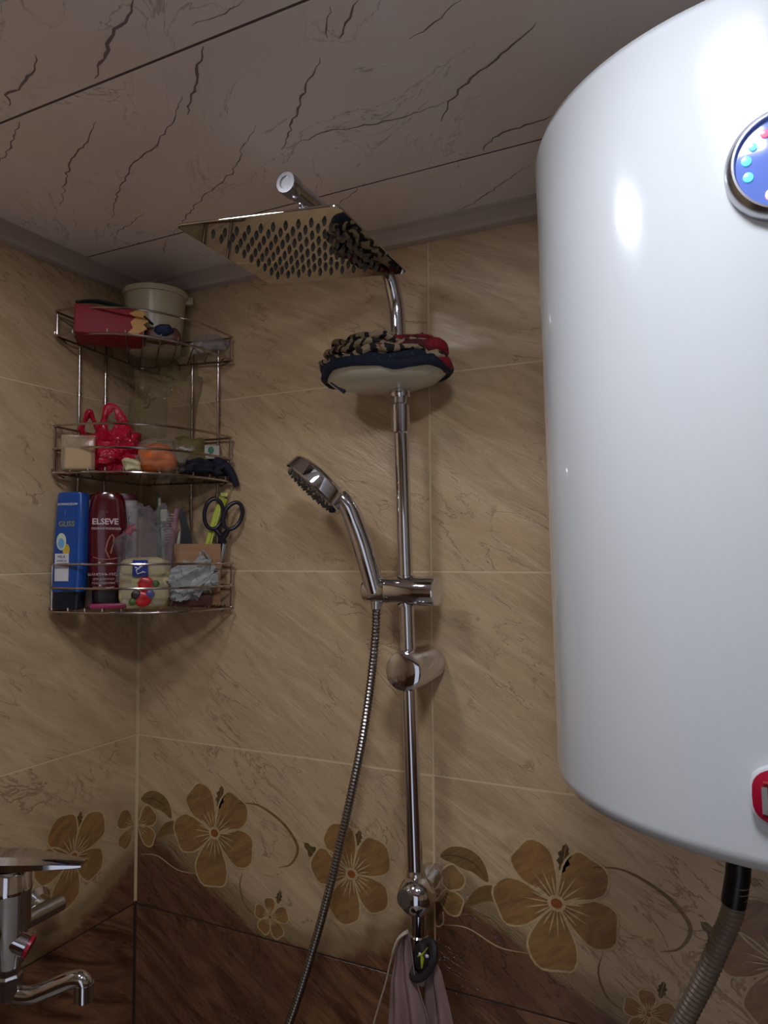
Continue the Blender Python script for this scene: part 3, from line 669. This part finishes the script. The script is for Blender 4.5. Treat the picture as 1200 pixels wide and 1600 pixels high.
c = on_s(307, 557, .125); c.z = ZT+.012
tu = thing('small_tube', c, 'small pale tube with white cap lying at the right of the top tier', 'tube')
ax2 = (XR*.95+YD*-.3+V((0, 0, .12))).normalized()
MB().lathe([(.007, -.012), (.010, -.010), (.0105, .006), (.009, .010)], c, -ax2, 20).build('cap', plain('white_plastic', 'c8c0b8', .35), tu)
MB().lathe([(.0095, .0), (.0105, .012), (.010, .045), (.006, .058)], c, ax2, 20, sx=1, sy=.8).build('body', plain('pale_pink_plastic', '9c8890', .35), tu)
c = floor_pt(330, ZT+.014, .150); tag(pillow(c, .05, .026, .035, seed=8, amp=.5, fr=60).build('crumpled_film', film('clear_wrap', 'b8b2aa', .25)), 'crumpled clear plastic wrap at the right end of the top tier', 'wrap')
# ---- middle tier
c = floor_pt(120, ZM, .175); zz = hz(682, 120, .175)-ZM
sb = thing('soap_box', c, 'square beige soap box with clear sides at left of middle tier', 'soap box')
o = MB().box(c+V((0, 0, zz/2)), (.050, .040, zz), mat=RZ).build('clear_box', film('clear_plastic', 'cbb694', .32, .1, .05), sb, .003, seg=2)
MB().box(c+V((0, 0, zz*.34)), (.040, .032, zz*.60), mat=RZ).build('soap_bar', plain('beige_soap', 'c39a63', .5), sb, .004, seg=3)
# red bag
c = floor_pt(177, ZM, .150); rb_m = film('red_plastic_film', 'b41030', .86, .22, .9, 45)
rb = thing('red_bag', c, 'crumpled red plastic bag with tied handles on the middle tier', 'bag')
mb = pillow(c+V((.0, 0, .036)), .082, .082, .075, seed=2, amp=.45, fr=38, power=.85, n=44, m=30)
for v in range(len(mb.v)):
    x, y, z = mb.v[v]; mb.v[v] = (x, y, max(z, ZM+.0005))
mb.build('bag_body', rb_m, rb, smooth=16)
def loopband(P, wd, mat, parent, name='bag_handle'):
    pts = smooth_path(P, 8); n = len(pts); r_ = [wd*(.9+.25*math.sin(i*.45)) for i in range(n)]
    return MB().tube(pts, r_, 8, flat=.45).build(name, mat, parent)
loopband([on_s(160, 690, .155), on_s(162, 660, .155), on_s(168, 640, .155), on_s(180, 636, .155), on_s(190, 655, .155), on_s(205, 675, .155)], .007, rb_m, rb)
loopband([on_s(165, 690, .155), on_s(150, 665, .16), on_s(140, 645, .16), on_s(132, 660, .16), on_s(128, 675, .16), on_s(150, 690, .16)], .010, rb_m, rb)
c = floor_pt(203, ZM+.012, .185); tag(pillow(c, .026, .020, .02, seed=6, amp=.35, fr=90).build('pumice_stone', plain('cream_lump', 'cdbf94', .8, bump=.7)), 'small cream knobbly lump between red bag and orange bag', 'stone')
c = floor_pt(244, ZM, .175); ob = thing('orange_bag', c, 'orange mesh sponge wrapped in clear film on the middle tier', 'sponge')
mb = pillow(c+V((0, 0, .024)), .060, .047, .05, seed=11, amp=.22, fr=60, power=.85); mb.build('sponge', plain('orange_net', 'c8601e', .5, var=.35, scale=70, bump=.9), ob)
mb = pillow(c+V((.004, 0, .028))+XR*.004, .076, .056, .058, seed=13, amp=.35, fr=50, power=.85); mb.build('film', film('clear_film', 'b8a898', .14, .08, .8), ob)
c = floor_pt(295, ZM, .13); ov = pillow(c+V((0, 0, .034)), .060, .066, .045, seed=21, amp=.3, fr=45, power=.75)
clip(ov, ZM+.0005); tag(ov.build('olive_pouch', plain('olive_film', '6a5a36', .3, bump=.6)), 'olive brown plastic pouch behind the orange sponge', 'pouch')
c = floor_pt(262, ZM, .075); zz = hz(577, 262, .075)-ZM
mb = pillow(c+V((0, 0, zz/2)), .118, zz, .06, seed=31, amp=.34, fr=34, power=.7, n=34, m=28)
clip(mb, ZM+.0005); tag(mb.build('clear_bag', film('clear_bag_film', '9a8660', .34, .10, 1.0, 30), smooth=12), 'tall wrinkled clear plastic bag at back of middle tier', 'bag')
c = on_s(331, 707, .142); wp = thing('small_packet', c, 'small white packet with green mark at right of middle tier', 'packet')
MB().box(c, (.026, .010, .024), mat=RZ).build('packet_body', plain('white_paper', 'a8a294', .5), wp, .002, seg=2)
MB().lathe([(.0052, 0), (.0052, -.0006)], c-YD*.0052+XR*-.002+V((0, 0, .003)), YD, 14, sx=1, sy=1.2).build('green_mark', plain('green_print', '106048', .5), wp)
bn = thing('black_net', floor_pt(320, ZM, .15), 'black net scrubber drooping over right of middle tier', 'net')
mb = pillow(on_s(314, 733, .158), .085, .026, .06, seed=41, amp=.5, fr=70, power=.8, n=40, m=20)
clip(mb, ZM+.0005).build('net_body', plain('black_mesh', '12101c', .8, bump=.9, scale=200), bn)
P = [on_s(335, 722, .160), on_s(352, 728, .166), on_s(363, 742, .168), on_s(370, 760, .168)]
MB().tube(smooth_path(P, 6), [.010-.0003*i for i in range(19)], 12).build('net_tail', plain('navy_mesh', '151228', .8, bump=.9, scale=200), bn)
# ---- bottom tier
def bottle_frame(px, s, z): c = floor_pt(px, z, s); return c
def flat_bottle(mb, c, prof, sy, n=40, lean=0, power=.55, XR=XR, YD=YD):
    R = []
    for r_, z in prof:
        ring = []
        for j in range(n):
            t = 2*math.pi*j/n; cx_, sy_ = math.cos(t), math.sin(t)
            x = math.copysign(abs(cx_)**power, cx_)*r_; y = math.copysign(abs(sy_)**power, sy_)*min(r_, sy)
            ring.append(V(c)+XR*(x+lean*z)+YD*y+V((0, 0, z)))
        R.append(ring)
    return mb.rings(R)
# blue bottle
XR0, YD0, RZ0 = XR, YD, RZ
RZ = Matrix.Rotation(math.radians(15), 3, 'Z'); XR, YD = RZ@V((1, 0, 0)), RZ@V((0, 1, 0))
c = V((.037, -.189, ZB)); zt = hz(770, 108, .16)-ZB; zcap = hz(925, 104, .16)-ZB
bb = thing('shampoo_bottle', c, 'blue shampoo bottle standing on dark cap at left of bottom tier', 'bottle')
lean = .03
flat_bottle(MB(), c, [(.0245, 0), (.0255, .002), (.0258, zcap), (.024, zcap+.001)], .0125, lean=lean, XR=XR, YD=YD).build('cap', plain('dark_cap', '0a1220', .3), bb)
flat_bottle(MB(), c, [(.0260, zcap+.0008), (.0268, zcap+.003), (.0268, zt*.45), (.0258, zt*.7), (.0235, zt-.004), (.0220, zt-.001), (.018, zt)], .0135, lean=lean, XR=XR, YD=YD).build('bottle_body', plain('blue_plastic', '0f4590', .28, var=.05, scale=4, coat=.4), bb)
wt, gy, yl = plain('white_print', 'cac8cc', .5), plain('gold_print', '8a8458', .5), plain('yellow_print_small', 'c8a83c', .5)
fc = c-YD*.0140
def TX(zf_, off=0, dep=0): return frame(fc-YD*dep+V((0, 0, zt*zf_))+XR*(lean*zt*zf_+off), XR, (0, 0, 1))
lettering('SCHWARZKOPF', .0048, wt, TX(.895, .000), bb, bold=.0001)
lettering('GLISS', .0118, gy, TX(.725, -.0005), bb, bold=.0002)
lettering('i', .013, plain('dim_print', '6f6890', .5), TX(.82, -.004), bb)
d_ = MB(); d_.lathe([(.0085, 0), (.0085, -.0005)], fc+XR*(-.008+lean*zt*.57)+V((0, 0, zt*.575)), YD, 20, sx=1, sy=1.6).build('oval_print', plain('pale_print', 'c8ceb8', .5), bb)
MB().lathe([(.0055, 0), (.0055, -.0009)], fc+XR*(-.008+lean*zt*.56)+V((0, 0, zt*.56)), YD, 16, sx=1, sy=1.5).build('blue_print', plain('pale_blue_print', '6fa4d0', .5), bb)
MB().lathe([(.0062, 0), (.0062, -.0004)], fc+XR*(.001+lean*zt*.52)+V((0, 0, zt*.505)), YD, 16, sx=1, sy=1.5).build('golden_print', yl, bb)
q = fc+XR*(-.0055+lean*zt*.36)+V((0, 0, zt*.355)); pl_ = MB().box(q, (.024, .0012, zt*.235), mat=RZ).build('paper_label', wt, bb); pl_['label'] = 'white paper label'
lettering('MILK', .0065, plain('grey_print', '5a5866', .6), frame(q-YD*.0009+V((0, 0, zt*.09)), XR, (0, 0, 1)), bb)
lettering('VANILLA', .0045, bpy.data.materials['grey_print'], frame(q-YD*.0009+V((0, 0, zt*.055)), XR, (0, 0, 1)), bb)
MB().box(q-YD*.0008+V((0, 0, zt*.01)), (.023, .0004, zt*.04), mat=RZ).build('grey_band', plain('grey_band', '7c7880', .5), bb)
XR, YD, RZ = XR0, YD0, RZ0
# red bottle
s_ = .158; c = bottle_frame(167, s_, ZB); zt = hz(771, 167, s_)-ZB
eb = thing('conditioner_bottle', c, 'dark red conditioner bottle with white lettering beside the blue bottle', 'bottle')
flat_bottle(MB(), c, [(.0200, 0), (.0215, .002), (.0225, .026), (.0215, .028)], .016).build('cap', plain('near_black_cap', '16080e', .3), eb)
pr = [(.0240, .0285), (.0255, .032), (.0275, zt*.30), (.0290, zt*.48), (.0305, zt*.64), (.0300, zt*.78), (.0270, zt*.92), (.0230, zt*.98), (.018, zt)]
flat_bottle(MB(), c, pr, .019, power=.7).build('bottle_body', plain('deep_red_plastic', '4e0812', .18, var=.1, scale=5, coat=.6), eb)
fc2 = c-YD*.0198; T2 = lambda zf_, off=0: frame(fc2+V((0, 0, zt*zf_))+XR*off, XR, (0, 0, 1))
pk = plain('pink_white_print', 'c4a8ac', .5)
lettering('ELSEVE', .0130, pk, T2(.745, -.003), eb, bold=.0004)
lettering('ПОЛНАЯ РОСКОШЬ', .0046, pk, T2(.685, -.001), eb, bold=.0001)
lettering('L.A', .006, plain('dim_red_print', '7c2c40', .5), T2(.83, -.002), eb)
MB().tube([T2(.43+.2*t, x)@V((0, 0, 0)) for t, x in ((.0, .004), (.35, -.002), (.7, .001), (.95, .005), (1.02, .008), (.9, .0105), (.6, .0095), (.2, .006))], .0011, 6).build('loop_print', plain('copper_print', 'a86a5c', .4), eb)
MB().tube([T2(.44, x)@V((0, -.004+.4*(x/.022)**2*.012, 0)) for x in [(-.020+.04*i/12) for i in range(13)]], .0007, 6).build('curve_print', bpy.data.materials['copper_print'], eb)
for i, (zf_, t, sz_) in enumerate(((.29, 'ШАМПУНЬ-УХОД', .0056), (.25, 'ДЛЯ ДЛИННЫХ', .0042), (.215, 'ПОВРЕЖДЕННЫХ', .0040), (.175, 'ВОЛОС 400 МЛ', .0044))): lettering(t, sz_, pk, T2(zf_, -.004), eb)
c = floor_pt(176, ZB, .11); zt2 = hz(772, 178, .11)-ZB
wb = thing('tall_tube', c, 'white tube with dark red top standing behind the red bottle', 'tube')
flat_bottle(MB(), c, [(.038, 0), (.0395, .003), (.0395, zt2-.012), (.0385, zt2-.0115)], .02, power=.4).build('tube_body', plain('greyish_white', 'a89c9c', .4), wb)
flat_bottle(MB(), c, [(.0385, zt2-.012), (.0385, zt2-.002), (.030, zt2)], .019, power=.6).build('tube_top', plain('dull_red', '541820', .4), wb)
c = floor_pt(170, ZB, .190); tag(MB().box(c+V((0, 0, .0045)), (.055, .020, .008), mat=RZ).build('pink_soap_dish', plain('magenta_plastic', '8e1c4a', .35), None, .003, seg=2), 'flat magenta plastic dish lying under the red bottle', 'dish')
# berry bag
c = floor_pt(226, ZB, .186); hb_ = hz(868, 226, .186)-ZB; ht = hz(800, 226, .186)-ZB
bg = thing('berry_bag', c, 'clear pouch with printed berries and blue emblem on the bottom tier', 'bag')
pillow(c+V((0, 0, hb_*.46)), .078, hb_*.95, .030, seed=51, amp=.12, fr=40, power=.36).build('cream_filling', plain('cream_print', 'b8a878', .45, bump=.5), bg)
clip(pillow(c+V((0, 0, ht*.52)), .084, ht*1.0, .038, seed=52, amp=.34, fr=42, power=.62, n=34, m=26), ZB+.0005).build('clear_film', film('pouch_film', '8f868c', .20, .08, 1.0, 40), bg, smooth=14)
fz = c-YD*.02
def berry(px, py, r_, mat, nm='berry_print'): p = on_s(px, py, .186+.017); mb = MB(); mb.blob((0, 0, 0), (r_, .003, r_*.95), 16, 10, .05, 60); mb.v = [tuple(RZ@V(v)+p) for v in mb.v]; return mb.build(nm, mat, bg)
rd = plain('berry_red', 'b41c20', .3); berry(228, 913, .0125, rd); berry(223, 936, .0130, rd); berry(234, 928, .0075, plain('berry_blue', '4a4080', .4)); berry(213, 930, .0085, plain('berry_dark', '2c1410', .4)); berry(243, 912, .006, plain('leaf_green', '4c6a2c', .5), 'leaf_print'); berry(207, 940, .006, bpy.data.materials['leaf_green'], 'leaf_print')
p = on_s(219, 888, .186+.020); MB().box(p, (.023, .0012, .026), mat=RZ).build('emblem', plain('emblem_blue', '202a78', .35), bg, .0005)
mb = MB()
for P in (((-.007, .008), (0, .004), (-.002, -.001), (-.008, .002)), ((.008, .009), (.002, .003), (-.006, -.003), (-.004, -.009), (.004, -.006)), ((.003, -.005), (.008, -.007))):
    mb.tube([p-YD*.0012+XR*x+V((0, 0, z)) for x, z in P], .0011, 6)
mb.build('lettering', wt, bg)
MB().tube([on_s(200, 835, .19), on_s(205, 826, .19), on_s(212, 824, .19)], .006, 10).build('red_clip', plain('clip_red', 'a02034', .4), bg)
# toothbrushes and sticks
st = thing('toothbrush', floor_pt(252, ZB, .12), 'mint toothbrush with pale head behind the berry pouch', 'toothbrush')
MB().tube([on_s(258, 940, .12), on_s(256, 870, .12), on_s(254, 815, .12), on_s(255, 800, .12)], [.0035, .0035, .003, .004], 8).build('handle', plain('mint_plastic', '9ab090', .4), st)
MB().box(on_s(256, 806, .127), (.012, .012, .022), mat=RZ).build('bristles', plain('pale_bristle', 'b4b49c', .7), st, .002)
st = thing('toothbrush', floor_pt(246, ZB, .10), 'thin green toothbrush standing tallest behind the berry pouch', 'toothbrush')
MB().tube([on_s(250, 940, .10), on_s(249, 850, .10), on_s(247, 800, .10), on_s(246, 770, .10)], [.004, .004, .0035, .0022], 8).build('handle', plain('green_plastic', '3c6438', .4), st)
MB().box(on_s(249, 785, .106), (.005, .009, .016), mat=RZ).build('bristles', bpy.data.materials['pale_bristle'], st, .001)
st = thing('comb', floor_pt(268, ZB, .13), 'pink and white comb leaning left of the black comb', 'comb')
MB().tube([on_s(262, 940, .13), on_s(267, 860, .13), on_s(273, 820, .13), on_s(276, 795, .13)], [.006, .006, .005, .003], 8, flat=.4).build('spine', plain('pink_plastic', '9c6876', .4), st)
mb = MB()
for i in range(12): a = on_s(264+i*.9, 850-i*4.2, .13); mb.box(a-XR*.007, (.014, .0015, .0018), mat=RZ)
t_ = mb.build('teeth', bpy.data.materials['pale_pink_plastic'], st); t_['kind'] = 'stuff'
# wooden box with tools
c = floor_pt(307, ZB, .152); zt = hz(850, 307, .152)-ZB; WB = .076
wx = thing('wooden_box', c, 'small brown wooden box holding scissors at right of bottom tier', 'box')
wm = NT('brown_wood'); f = wm.noise(wm.coord(scale=(1, 1, 9)), 14, 5); wm.l(wm.mix(f, lin('7a4e30'), lin('b08458')), wm.b.inputs['Base Color']); wm.b.inputs['Roughness'].default_value = .5
mb = MB()
for dx, dy, sx, sy in ((0, -.017, WB, .003), (0, .017, WB, .003), (-WB/2+.0015, 0, .003, .033), (WB/2-.0015, 0, .003, .033)): MB_ = mb.box(c+XR*dx+YD*dy+V((0, 0, zt/2)), (sx, sy, zt), mat=RZ)
mb.box(c+V((0, 0, .0015)), (WB-.006, .033, .003), mat=RZ); mb.build('box_body', wm.m, wx)
def stick(name, label, cat, P, r_, mat, flat=1., s=.125, parts=None):
    t = thing(name, V(P[0]), label, cat); MB().tube(P, r_, 10, flat=flat).build('shaft', mat, t); return t
stk = thing('yellow_brush', on_s(318, 930, .152), 'lime yellow tool handle sticking up from the wooden box', 'brush')
MB().tube([on_s(316, 890, .152), on_s(325, 850, .152), on_s(338, 808, .152), on_s(349, 778, .152)], [.0045, .0045, .006, .0075], 4, flat=.5).build('handle', plain('lime_plastic', 'b4bc3c', .4), stk)
MB().box(on_s(350, 773, .152), (.013, .008, .007), mat=RZ).build('tip', plain('pale_lime', 'ccd070', .4), stk, .001)
MB().tube([on_s(327, 860, .155), on_s(336, 825, .155), on_s(346, 790, .155)], .0012, 6).build('rib', bpy.data.materials['pale_lime'], stk)
cb = thing('black_comb', on_s(292, 930, .152), 'broad black comb standing at left inside the wooden box', 'comb')
mb = MB(); pp = [(281, 880), (283, 830), (280, 800), (284, 792), (290, 805), (298, 835), (302, 860), (302, 880)]
mb.rings([[on_s(x, y, .152)+YD*d for x, y in pp] for d in (-.002, .002)]); mb.build('blade', M['black'], cb)
mb = MB()
for i in range(9): mb.box(on_s(285.5+i*1.9, 838+i*4, .152)-YD*.0028, (.0007, .0012, .030), mat=RZ)
t_ = mb.build('teeth', plain('dark_blue_teeth', '10182c', .4), cb); t_['kind'] = 'stuff'
wsk = thing('nail_file', on_s(276, 900, .128), 'short white pointed stick beside the black comb', 'stick')
MB().tube([on_s(277, 885, .156), on_s(278, 850, .156), on_s(281, 830, .156)], [.003, .0035, .0008], 8).build('shaft', plain('off_white', 'b4b4a4', .4), wsk)
sc = thing('scissors', on_s(345, 900, .160), 'dark purple handled scissors standing open ring up in the box', 'scissors')
hm = plain('purple_black_plastic', '1c1226', .25)
def ring(pc, rx_, rz_, tilt):
    pts = []
    for i in range(36):
        t = 2*math.pi*i/36; x, z = rx_*math.cos(t), rz_*math.sin(t); a = math.radians(tilt); pts.append(pc+XR*(x*math.cos(a)-z*math.sin(a))+V((0, 0, x*math.sin(a)+z*math.cos(a))))
    return pts
MB().tube(ring(on_s(334, 803, .160), .0155, .026, -6), .0034, 10, closed=True).build('handle_ring', hm, sc)
MB().tube(ring(on_s(364, 806, .176), .0145, .024, -22), .0034, 10, closed=True).build('handle_ring', hm, sc)
MB().tube([on_s(337, 828, .160), on_s(345, 836, .160), on_s(352, 850, .160)], [.004, .0055, .004], 10).build('shank', hm, sc)
MB().tube([on_s(357, 828, .172), on_s(351, 836, .166), on_s(343, 850, .160)], [.004, .006, .004], 10).build('shank', hm, sc)
MB().tube([on_s(352, 846, .162), on_s(340, 900, .162), on_s(334, 925, .162)], [.005, .004, .001], 8, flat=.3).build('blade', M['chrome_dull'], sc)
MB().tube([on_s(344, 846, .158), on_s(338, 900, .158), on_s(332, 925, .158)], [.005, .004, .001], 8, flat=.3).build('blade', M['chrome_dull'], sc)
MB().lathe([(.003, -.004), (.003, .004)], on_s(348, 845, .160), YD, 14).build('screw', M['chrome'], sc)
# grey plastic bag
gb = thing('grey_bag', floor_pt(300, ZB, .185), 'crumpled pale grey plastic bag in front of the wooden box', 'bag')
gm = film('pale_grey_film', '9c9e9c', .80, .3, .9, 40)
mb = MB(); mb.blob((0, 0, 0), (.040, .013, .030), 30, 20, .55, 55, 61, power=.8, ridged=True); rt = Matrix.Rotation(math.radians(-28), 3, 'Y'); mb.v = [tuple(RZ@(rt@V(v))+on_s(300, 906, .194)) for v in mb.v]; mb.build('bag_body', gm, gb, smooth=14)
MB().tube(smooth_path([on_s(322, 895, .192), on_s(330, 880, .192), on_s(318, 862, .17), on_s(314, 866, .17), on_s(318, 885, .192)], 5), .0045, 8, flat=.4).build('bag_knot', gm, gb)
tag(MB().box(floor_pt(302, ZB+.0095, .184), (.062, .012, .018), mat=RZ).build('brown_sponge', plain('reddish_brown', '4c2418', .6, bump=.4), None, .003, seg=2), 'reddish brown block lying under the grey plastic bag', 'block')

# ============================================================ CLOTH AND BITS UNDER THE COLUMN
tw = thing('hanging_cloth', on_y(640, 1462, -.105), 'dusty pink thin cloth hanging from the lower shower outlet', 'cloth')
tm = plain('dusty_pink_fabric', '8a706c', .9, var=.12, scale=60, bump=.4)
def drape(rows, y, amp, folds, seed, name, mat, n=40):
    mb = MB(); vs = []; fs = []
    dense = []
    for a, b in zip(rows, rows[1:]):
        for k in range(6): t = k/6; dense.append([a[i]*(1-t)+b[i]*t for i in range(3)])
    dense.append(list(rows[-1]))
    m = len(dense)
    for i, (xl, xr, py) in enumerate(dense):
        for j in range(n+1):
            u = j/n; p = on_y(xl+(xr-xl)*u, py, y); g = min(1, .35+i/m)
            p.y += amp*g*math.sin(u*folds*2*math.pi+seed+.25*math.sin(i*.3))+amp*.5*noise.noise(V((u*6, i*.15, seed))); vs.append(p)
    for i in range(m-1):
        for j in range(n): a = i*(n+1)+j; fs.append((a, a+1, a+n+2, a+n+1))
    mb.add(vs, fs); o = mb.build(name, mat, tw, smooth=180)
    s = o.modifiers.new('thick', 'SOLIDIFY'); s.thickness = .0012; return o
drape([(628, 640, 1458), (617, 645, 1490), (610, 652, 1530), (606, 668, 1580), (602, 680, 1640), (600, 690, 1720)], -.115, .006, 2.5, .6, 'front_fold', tm)
drape([(668, 680, 1500), (664, 690, 1525), (660, 698, 1560), (655, 706, 1600), (650, 712, 1650), (650, 718, 1720)], -.098, .005, 2, 2., 'rear_fold', tm)
ws = MB().tube(smooth_path([on_y(636, 1456, -.122), on_y(622, 1468, -.124), on_y(611, 1500, -.124), on_y(603, 1535, -.124), on_y(594, 1565, -.124), on_y(584, 1600, -.124), on_y(572, 1650, -.124), on_y(560, 1720, -.124)], 5), [.0052 if i < 9 else .0030 for i in range(36)], 8, flat=.4).build('white_band', plain('off_white_cotton', 'b8a898', .9, bump=.5, scale=120), tw); ws['label'] = 'off white edge band'
sr = thing('hanging_string', on_y(681, 1425, -.04), 'thin beige string looped over the lower wall mount', 'string')
MB().tube(smooth_path([on_y(692, 1425, -.030), on_y(693, 1440, -.032), on_y(688, 1447, -.034), on_y(681, 1446, -.036), on_y(679, 1430, -.036), on_y(680, 1470, -.045), on_y(681, 1515, -.06)], 6), .0012, 6).build('cord', plain('beige_cord', '9c7a58', .8), sr)
hb2 = thing('hair_band', on_y(660, 1500, -.112), 'dark hair band with small yellow bow on the shower outlet', 'hair band')
mb = MB(); mb.tube([on_y(661, 1500, -.108)+V((.016*math.cos(t*.2618), .010*math.sin(t*.2618), .020*math.sin(t*.2618+.5))) for t in range(24)], .0055, 8, closed=True); mb.build('band', plain('dark_fabric', '1a1218', .7, bump=.5), hb2)
mb = MB(); mb.blob(on_y(661, 1500, -.108), (.013, .009, .019), 22, 14, .3, 90, 5); mb.build('gathered_fabric', bpy.data.materials['dark_fabric'], hb2)
yb = plain('yellow_green_ribbon', 'a8ac2c', .5)
MB().tube([on_y(653, 1494, -.126), on_y(660, 1492, -.128), on_y(668, 1481, -.126)], [.0015, .0026, .0012], 6, flat=.5).tube([on_y(659, 1490, -.128), on_y(660, 1500, -.129), on_y(659, 1513, -.127)], [.0012, .0025, .001], 6, flat=.5).build('bow', yb, hb2)
MB().box(on_y(656, 1491, -.125), (.004, .003, .004)).box(on_y(667, 1494, -.125), (.005, .003, .004)).build('bead', plain('white_bead', 'c8c8c4', .3), hb2, .001)

# ============================================================ MIXER TAP ON THE LEFT WALL
C = on_x(14, 1420, .105)
fx = thing('mixer_tap', V((0, C.y, C.z)), 'chrome single lever mixer tap on the left tiled wall', 'tap')
rt_ = V((.90, .44, 0)).normalized()
MB().lathe([(.016, -.075), (.020, -.070), (.022, -.040), (.0275, -.020), (.0275, .022), (.0285, .024), (.0285, .030), (.0275, .032), (.0275, .050), (.024, .055)], C, (0, 0, 1), 36).build('cartridge_body', M['chrome'], fx)
lv = MB(); zl = .058
A_ = C+V((0, 0, zl)); side = rt_.cross(V((0, 0, 1)))
lv.rings([[A_+rt_*a+side*b*w2+V((0, 0, h_)) for b, h_ in ((-1, 0), (1, 0), (1, .007*q), (.6, .012*q), (-.6, .012*q), (-1, .007*q))] for a, w2, q in ((-.045, .018, 1), (-.02, .026, 1.3), (.02, .026, 1.3), (.055, .019, .9), (.090, .014, .5), (.100, .011, .3))])
lv.build('lever', M['chrome'], fx, smooth=30)
yb0 = on_x(92, 1409, .030)
MB().tube([V((.034, yb0.y, yb0.z)), V((.034, yb0.y-.02, yb0.z)), V((.034, C.y-.30, yb0.z))], [.0125, .0130, .0130], 24).build('cross_body', M['chrome_dull'], fx)
MB().lathe([(.024, 0), (.024, .004), (.015, .012), (.013, .034)], (0, yb0.y-.018, yb0.z), (1, 0, 0), 28).build('wall_flange', M['chrome'], fx)
MB().tube([V((.034, C.y, yb0.z)), V((.08, C.y, C.z-.01)), C+V((0, 0, -.01))], .017, 20).build('body_neck', M['chrome'], fx)
k0 = on_x(20, 1468, .115); k1 = on_x(48, 1480, .135)
MB().tube([k0, k0.lerp(k1, .8)], .0145, 24).build('diverter_knob', M['chrome'], fx)
rr_ = MB().tube([k0.lerp(k1, .82), k0.lerp(k1, 1.0)], .0140, 24).build('red_ring', plain('red_enamel', 'a01828', .3), fx); rr_['label'] = 'red ring on the knob end'
MB().lathe([(.017, -.115), (.0195, -.112), (.0195, -.085), (.017, -.082), (.016, -.070)], C, (0, 0, 1), 8).build('hose_nut_or_shade', M['chrome_dull'], fx, smooth=20)
sp0 = C+V((0, 0, -.108))
e1 = on_x(128, 1536, sp0.x+.09)
SP = [sp0, sp0+rt_*.03+V((0, 0, -.004)), sp0.lerp(e1, .55)+V((0, 0, -.002)), sp0.lerp(e1, .85)+V((0, 0, .006)), e1+V((0, 0, .004)), e1+V((0, 0, -.006))+rt_*.004]
MB().tube(smooth_path(SP, 6), .0115, 20).build('spout', M['chrome'], fx)
MB().lathe([(.0125, .0), (.0125, -.022), (.0105, -.0235)], e1+rt_*.003, (0, 0, 1), 24).build('aerator', M['chrome'], fx)
